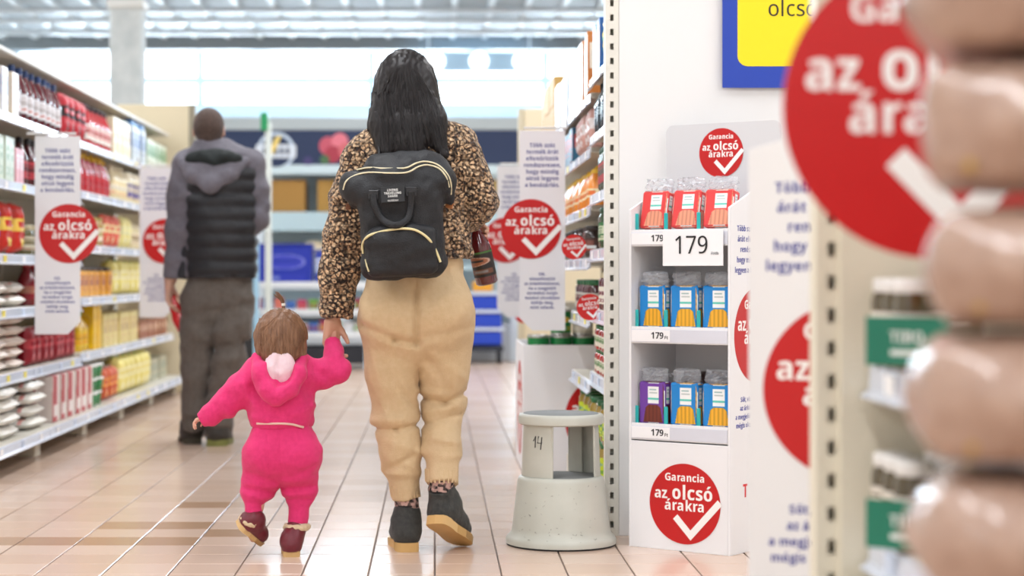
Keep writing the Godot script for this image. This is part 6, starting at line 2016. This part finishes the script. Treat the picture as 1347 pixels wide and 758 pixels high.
	fr.reach = 0.006
	var mh := MB.new()
	fr.net(mh, 0.0045, org)
	var r := RandomNumberGenerator.new()
	r.seed = 9
	for i in 170:
		var u := r.randf_range(-1, 1)
		var path := []
		var ph := r.randf() * 6.0
		var endy := 462.0 + r.randf() * 9.0 + (3 if u > 0.6 else 0)
		for k in 9:
			var s := k / 8.0
			var y := lerpf(409 + 6 * u * u, endy, s)
			var x := 371 + u * lerpf(5, 30, clampf(s * 2.6, 0, 1)) + sin(s * 7.0 + ph) * 2.2 * s
			var q := meet(fr, x, y, 5.88, 6.12, 0.0004)
			if q.z < -6.11: break
			path.append(q - org)
		if path.size() > 2: mh.tube(path, 0.0013, 4)
	for i in 12:
		var e := Vector3(r.randf_range(-0.006, 0.006), r.randf_range(-0.006, 0.004), r.randf_range(-0.006, 0.006))
		mh.tube(spline([C.call(373, 409) - org + e * 0.4, C.call(372.5, 401) - org + e * 0.5, C.call(370, 392) - org + e, C.call(363, 385.5) - org + e * 1.6], 3), [0.0034, 0.0034, 0.0034, 0.0034, 0.0032, 0.003, 0.0026, 0.0022, 0.0016, 0.0008], 5)
	part("hair", mh.mesh(), hair_mat(rgb(98, 68, 50), rgb(150, 112, 84), 180), o)
	part("hair_tie", tube([C.call(373, 402.5) - org, C.call(372.7, 399) - org], [0.0065, 0.0065], 12), mat(rgb(240, 236, 226), 0.5), o)

func man() -> void:
	var D := 9.97
	var M := func(x: float, y: float, dz := 0.0) -> Vector3: return P(x, y, D + dz)
	var o := thing("person", "man in grey hooded jacket with black quilted back and dark cargo trousers", "person", Vector3(-1.17, 0, -9.97))
	var org := o.position
	var c: Vector3 = M.call(275, 172, 0.02)
	var fwd := Vector3(0.1, 0, -1).normalized()
	var skin := Color(0.58, 0.33, 0.24)
	var mb := MB.new()
	mb.colored = true
	var fb := Field.new()
	fb.tint = func(p: Vector3) -> Color: return skin
	fb.chain([M.call(275, 182, 0.01), M.call(277, 208)], [0.062, 0.07], 0.03)
	fb.chain([M.call(287, 235), M.call(287, 300), M.call(288, 360)], [0.14, 0.13, 0.14], 0.05, Vector3(1, 1, 1.4))
	fb.chain([M.call(243, 222), M.call(234, 295), M.call(225, 365), M.call(223, 372)], [0.055, 0.045, 0.032, 0.03], 0.02)
	fb.chain([M.call(333, 222), M.call(339, 285), M.call(325, 295, 0.24)], [0.055, 0.045, 0.032], 0.02)
	fb.chain([M.call(266, 395), M.call(260, 480, 0.0), M.call(256, 560, 0.05)], [0.09, 0.06, 0.04], 0.03)
	fb.chain([M.call(306, 395), M.call(300, 475, -0.02), M.call(288, 565, -0.04)], [0.09, 0.06, 0.04], 0.03)
	fb.cap(M.call(256, 570, 0.05), M.call(248, 572, 0.2), 0.035, 0.03, 0.02)
	fb.cap(M.call(287, 576, -0.04), M.call(290, 578, 0.1), 0.035, 0.03, 0.02)
	fb.net(mb, 0.016, org)
	var fh := Field.new()
	fh.tint = func(p: Vector3) -> Color: return face_tint(p, c, fwd, 0.24, skin, Color(0.45, 0.18, 0.15))
	head(fh, c, fwd, Vector3.UP, 0.24)
	fh.net(mb, 0.007, org)
	var hl := Field.new()
	hl.tint = fb.tint
	hand(hl, M.call(223, 372, 0.0), Vector3(0.0, -1, 0.05), Vector3(0.9, 0.0, 0.2), Vector3(0.1, 0, -0.95), 0.19, [0.42, 0.46, 0.5, 0.55], 0.4)
	hand(hl, M.call(324, 296, 0.25), Vector3(-0.6, 0.1, -0.8), Vector3(-0.8, -0.3, 0.5), Vector3(0, 1, 0), 0.18, [0.5, 0.5, 0.5, 0.5], 0.4)
	hl.net(mb, 0.0045, org)
	part("body", mb.mesh(), skin_mat(), o)
	# cropped hair
	var hr := Field.new()
	hr.ball(c + Vector3(0, 0.025, 0.008), Vector3(0.0825, 0.098, 0.103), 0.02)
	hr.cap(c + Vector3(0, -0.01, 0.04), c + Vector3(0, -0.045, 0.05), 0.066, 0.05, 0.03)
	hr.ball(c + fwd * 0.12 + Vector3(0, -0.05, 0), Vector3(0.12, 0.11, 0.09), 0.02, Basis(), -1.0)
	hr.disp = fold_disp([], fnoise(31, 90.0), 0.002)
	part("hair", soft(hr, 0.006, org), cloth(rgb(58, 44, 38), rgb(92, 72, 62), 0.8, 8.0, 190, 4.0), o)
	# jacket
	var grey := cloth(rgb(112, 109, 118), rgb(96, 93, 102), 0.8, 4.0, 200, 1.5)
	var f := Field.new()
	f.chain([M.call(288, 232), M.call(287, 290), M.call(286, 372)], [0.2, 0.192, 0.19], 0.05, Vector3(1, 1, 1.4))
	f.cap(M.call(250, 215), M.call(326, 215), 0.07, 0.07, 0.06)
	f.cap(M.call(276, 205), M.call(276, 186, 0.0), 0.088, 0.082, 0.03, Vector3.ONE, 1)
	f.chain([M.call(246, 218), M.call(239, 262, -0.01), M.call(236, 302, -0.01), M.call(228, 368)], [0.083, 0.076, 0.07, 0.058], 0.03, Vector3.ONE, 1)
	f.chain([M.call(329, 218), M.call(335, 252, -0.01), M.call(337, 286, 0.0), M.call(324, 295, 0.22)], [0.083, 0.075, 0.072, 0.055], 0.03, Vector3.ONE, 1)
	f.cuts = [[Vector3.DOWN, -M.call(287, 366).y]]
	var folds := []
	for q in [[224, 262, 250, 255, 0.008], [224, 285, 248, 296, -0.01], [222, 305, 246, 300, 0.009], [222, 325, 244, 335, -0.008], [222, 345, 240, 340, 0.007], [330, 262, 352, 280, -0.01], [332, 290, 352, 270, 0.009], [330, 240, 350, 246, 0.006]]:
		folds.append([M.call(q[0], q[1], -0.06), M.call(q[2], q[3], -0.06), q[4], 0.022])
	f.disp = fold_disp(folds, fnoise(13, 8.0), 0.01)
	f.reach = 0.015
	part("jacket", soft(f, 0.011, org), grey, o)
	# black quilted back
	var q := Field.new()
	q.chain([M.call(292, 236), M.call(291, 290), M.call(290, 372)], [0.2, 0.194, 0.192], 0.05, Vector3(1.0, 1, 1.36))
	q.cuts = [[Vector3.DOWN, -M.call(287, 362).y], [Vector3(0, 0, -1), 10.02], [Vector3.UP, M.call(290, 224).y], [Vector3.LEFT, -M.call(253, 0).x], [Vector3.RIGHT, M.call(334, 0).x]]
	var y0: float = M.call(0, 362).y
	var qn := fnoise(15, 10.0)
	q.disp = func(p: Vector3) -> float: return -0.011 * absf(sin((p.y - y0) / 0.0715 * PI)) - 0.008 + 0.004 * qn.get_noise_3dv(p)
	q.reach = 0.03
	part("quilted_back", soft(q, 0.0085, org), cloth(rgb(22, 23, 28), rgb(34, 35, 40), 0.55, 5.0, 210, 2.0, 0.0), o)
	# dark sleeve patch along the inner left forearm
	var sp := Field.new()
	sp.chain([M.call(249, 320, -0.045), M.call(240, 366, -0.04)], [0.032, 0.034], 0.02, Vector3.ONE, 1)
	part("cuff_patch", soft(sp, 0.008, org), mat(rgb(36, 36, 42), 0.7), o)
	# hood
	var h := Field.new()
	h.chain([M.call(241, 214, -0.08), M.call(256, 230, -0.15), M.call(276, 243, -0.175), M.call(299, 231, -0.155), M.call(322, 212, -0.08)], [0.03, 0.036, 0.042, 0.036, 0.03], 0.04)
	h.ball(M.call(280, 222, -0.135), Vector3(0.145, 0.075, 0.045), 0.04)
	h.disp = fold_disp([], fnoise(19, 9.0), 0.008)
	h.reach = 0.01
	part("hood", soft(h, 0.009, org), grey, o)
	var hi := Field.new()
	hi.ball(M.call(281, 209, -0.125), Vector3(0.15, 0.052, 0.062), 0.03)
	hi.disp = fold_disp([[M.call(262, 200, -0.2), M.call(280, 215, -0.2), 0.008, 0.02], [M.call(300, 200, -0.2), M.call(282, 215, -0.2), 0.008, 0.02]], fnoise(23, 12.0), 0.008)
	hi.reach = 0.01
	part("hood_lining", soft(hi, 0.008, org), mat(rgb(20, 28, 28), 0.8), o)
	# cargo trousers
	var t := Field.new()
	t.cap(M.call(288, 352), M.call(288, 395), 0.165, 0.17, 0.05, Vector3(1, 1, 1.35))
	t.chain([M.call(266, 395), M.call(262, 440), M.call(260, 485, 0.01), M.call(259, 530, 0.03), M.call(257, 566, 0.05)], [0.115, 0.098, 0.085, 0.076, 0.072], 0.03, Vector3.ONE, 1)
	var t2 := Field.new()
	t2.cap(M.call(288, 352), M.call(288, 395), 0.165, 0.17, 0.05, Vector3(1, 1, 1.35))
	t2.chain([M.call(306, 395), M.call(304, 440, -0.02), M.call(300, 478, -0.03), M.call(290, 530, -0.04), M.call(286, 574, -0.04)], [0.115, 0.1, 0.088, 0.078, 0.076], 0.03, Vector3.ONE, 1)
	t.brick(M.call(246, 437, 0.0), Vector3(0.03, 0.085, 0.07), 0.02, 0.02)
	t2.brick(M.call(323, 430, -0.03), Vector3(0.03, 0.085, 0.07), 0.02, 0.02)
	var tf := []
	for w in [[288, 365, 287, 420, -0.012], [250, 415, 283, 408, -0.01], [292, 410, 326, 400, -0.012], [280, 440, 320, 425, 0.012], [276, 462, 322, 450, -0.014], [272, 478, 318, 470, 0.012], [245, 480, 280, 475, -0.012], [246, 500, 278, 505, 0.01], [272, 520, 300, 512, -0.008], [270, 555, 302, 560, 0.012], [268, 565, 300, 568, -0.01], [244, 545, 274, 550, 0.012], [300, 380, 328, 395, 0.008], [310, 430, 326, 460, -0.012], [250, 430, 275, 450, 0.008]]:
		tf.append([M.call(w[0], w[1], -0.09), M.call(w[2], w[3], -0.09), w[4], 0.024])
	t.disp = fold_disp(tf, fnoise(29, 8.0), 0.012)
	t.reach = 0.02
	t2.disp = t.disp
	t2.reach = 0.02
	var mt := MB.new()
	t.net(mt, 0.011, org)
	t2.net(mt, 0.011, org)
	part("trousers", mt.mesh(), cloth(rgb(104, 97, 90), rgb(88, 80, 74), 0.85, 4.0, 220, 1.5), o)
	# shoes
	var dark := cloth(rgb(44, 40, 36), rgb(64, 58, 52), 0.7, 5.0, 230, 1.0)
	boot(o, Vector3(M.call(254, 0).x, 0.0, -9.98), Vector3(-0.25, 0, -1), Vector3.UP, M.call(257, 562, 0.05), 0.29, 0.115, 0.05, dark, mat(rgb(60, 54, 40), 0.7), 0.026, "shoe_upper")
	boot(o, Vector3(M.call(287, 0).x, 0.0, -9.86), Vector3(0.04, 0, -1), Vector3.UP, M.call(286, 568, -0.04), 0.29, 0.125, 0.05, dark, mat(rgb(122, 124, 62), 0.7), 0.03, "shoe_upper")
	# red hand scanner
	var a: Vector3 = M.call(226, 392, 0.02)
	var b: Vector3 = M.call(240, 432, 0.0)
	var s := thing("red_hand_scanner", "red plastic hand scanner held low in the man's left hand", "scanner", b)
	var rf := Field.new()
	rf.chain([b, b.lerp(a, 0.3), b.lerp(a, 0.65), a], [0.03, 0.032, 0.026, 0.022], 0.02, Vector3(1, 1, 1.2))
	part("shell", soft(rf, 0.006, b), mat(rgb(206, 26, 30), 0.3, 0.0, 0.4), s)
	part("grip_cap", tube([a - b, a - b + (a - b).normalized() * 0.02], [0.02, 0.014], 12), mat(rgb(60, 60, 64), 0.5), s)
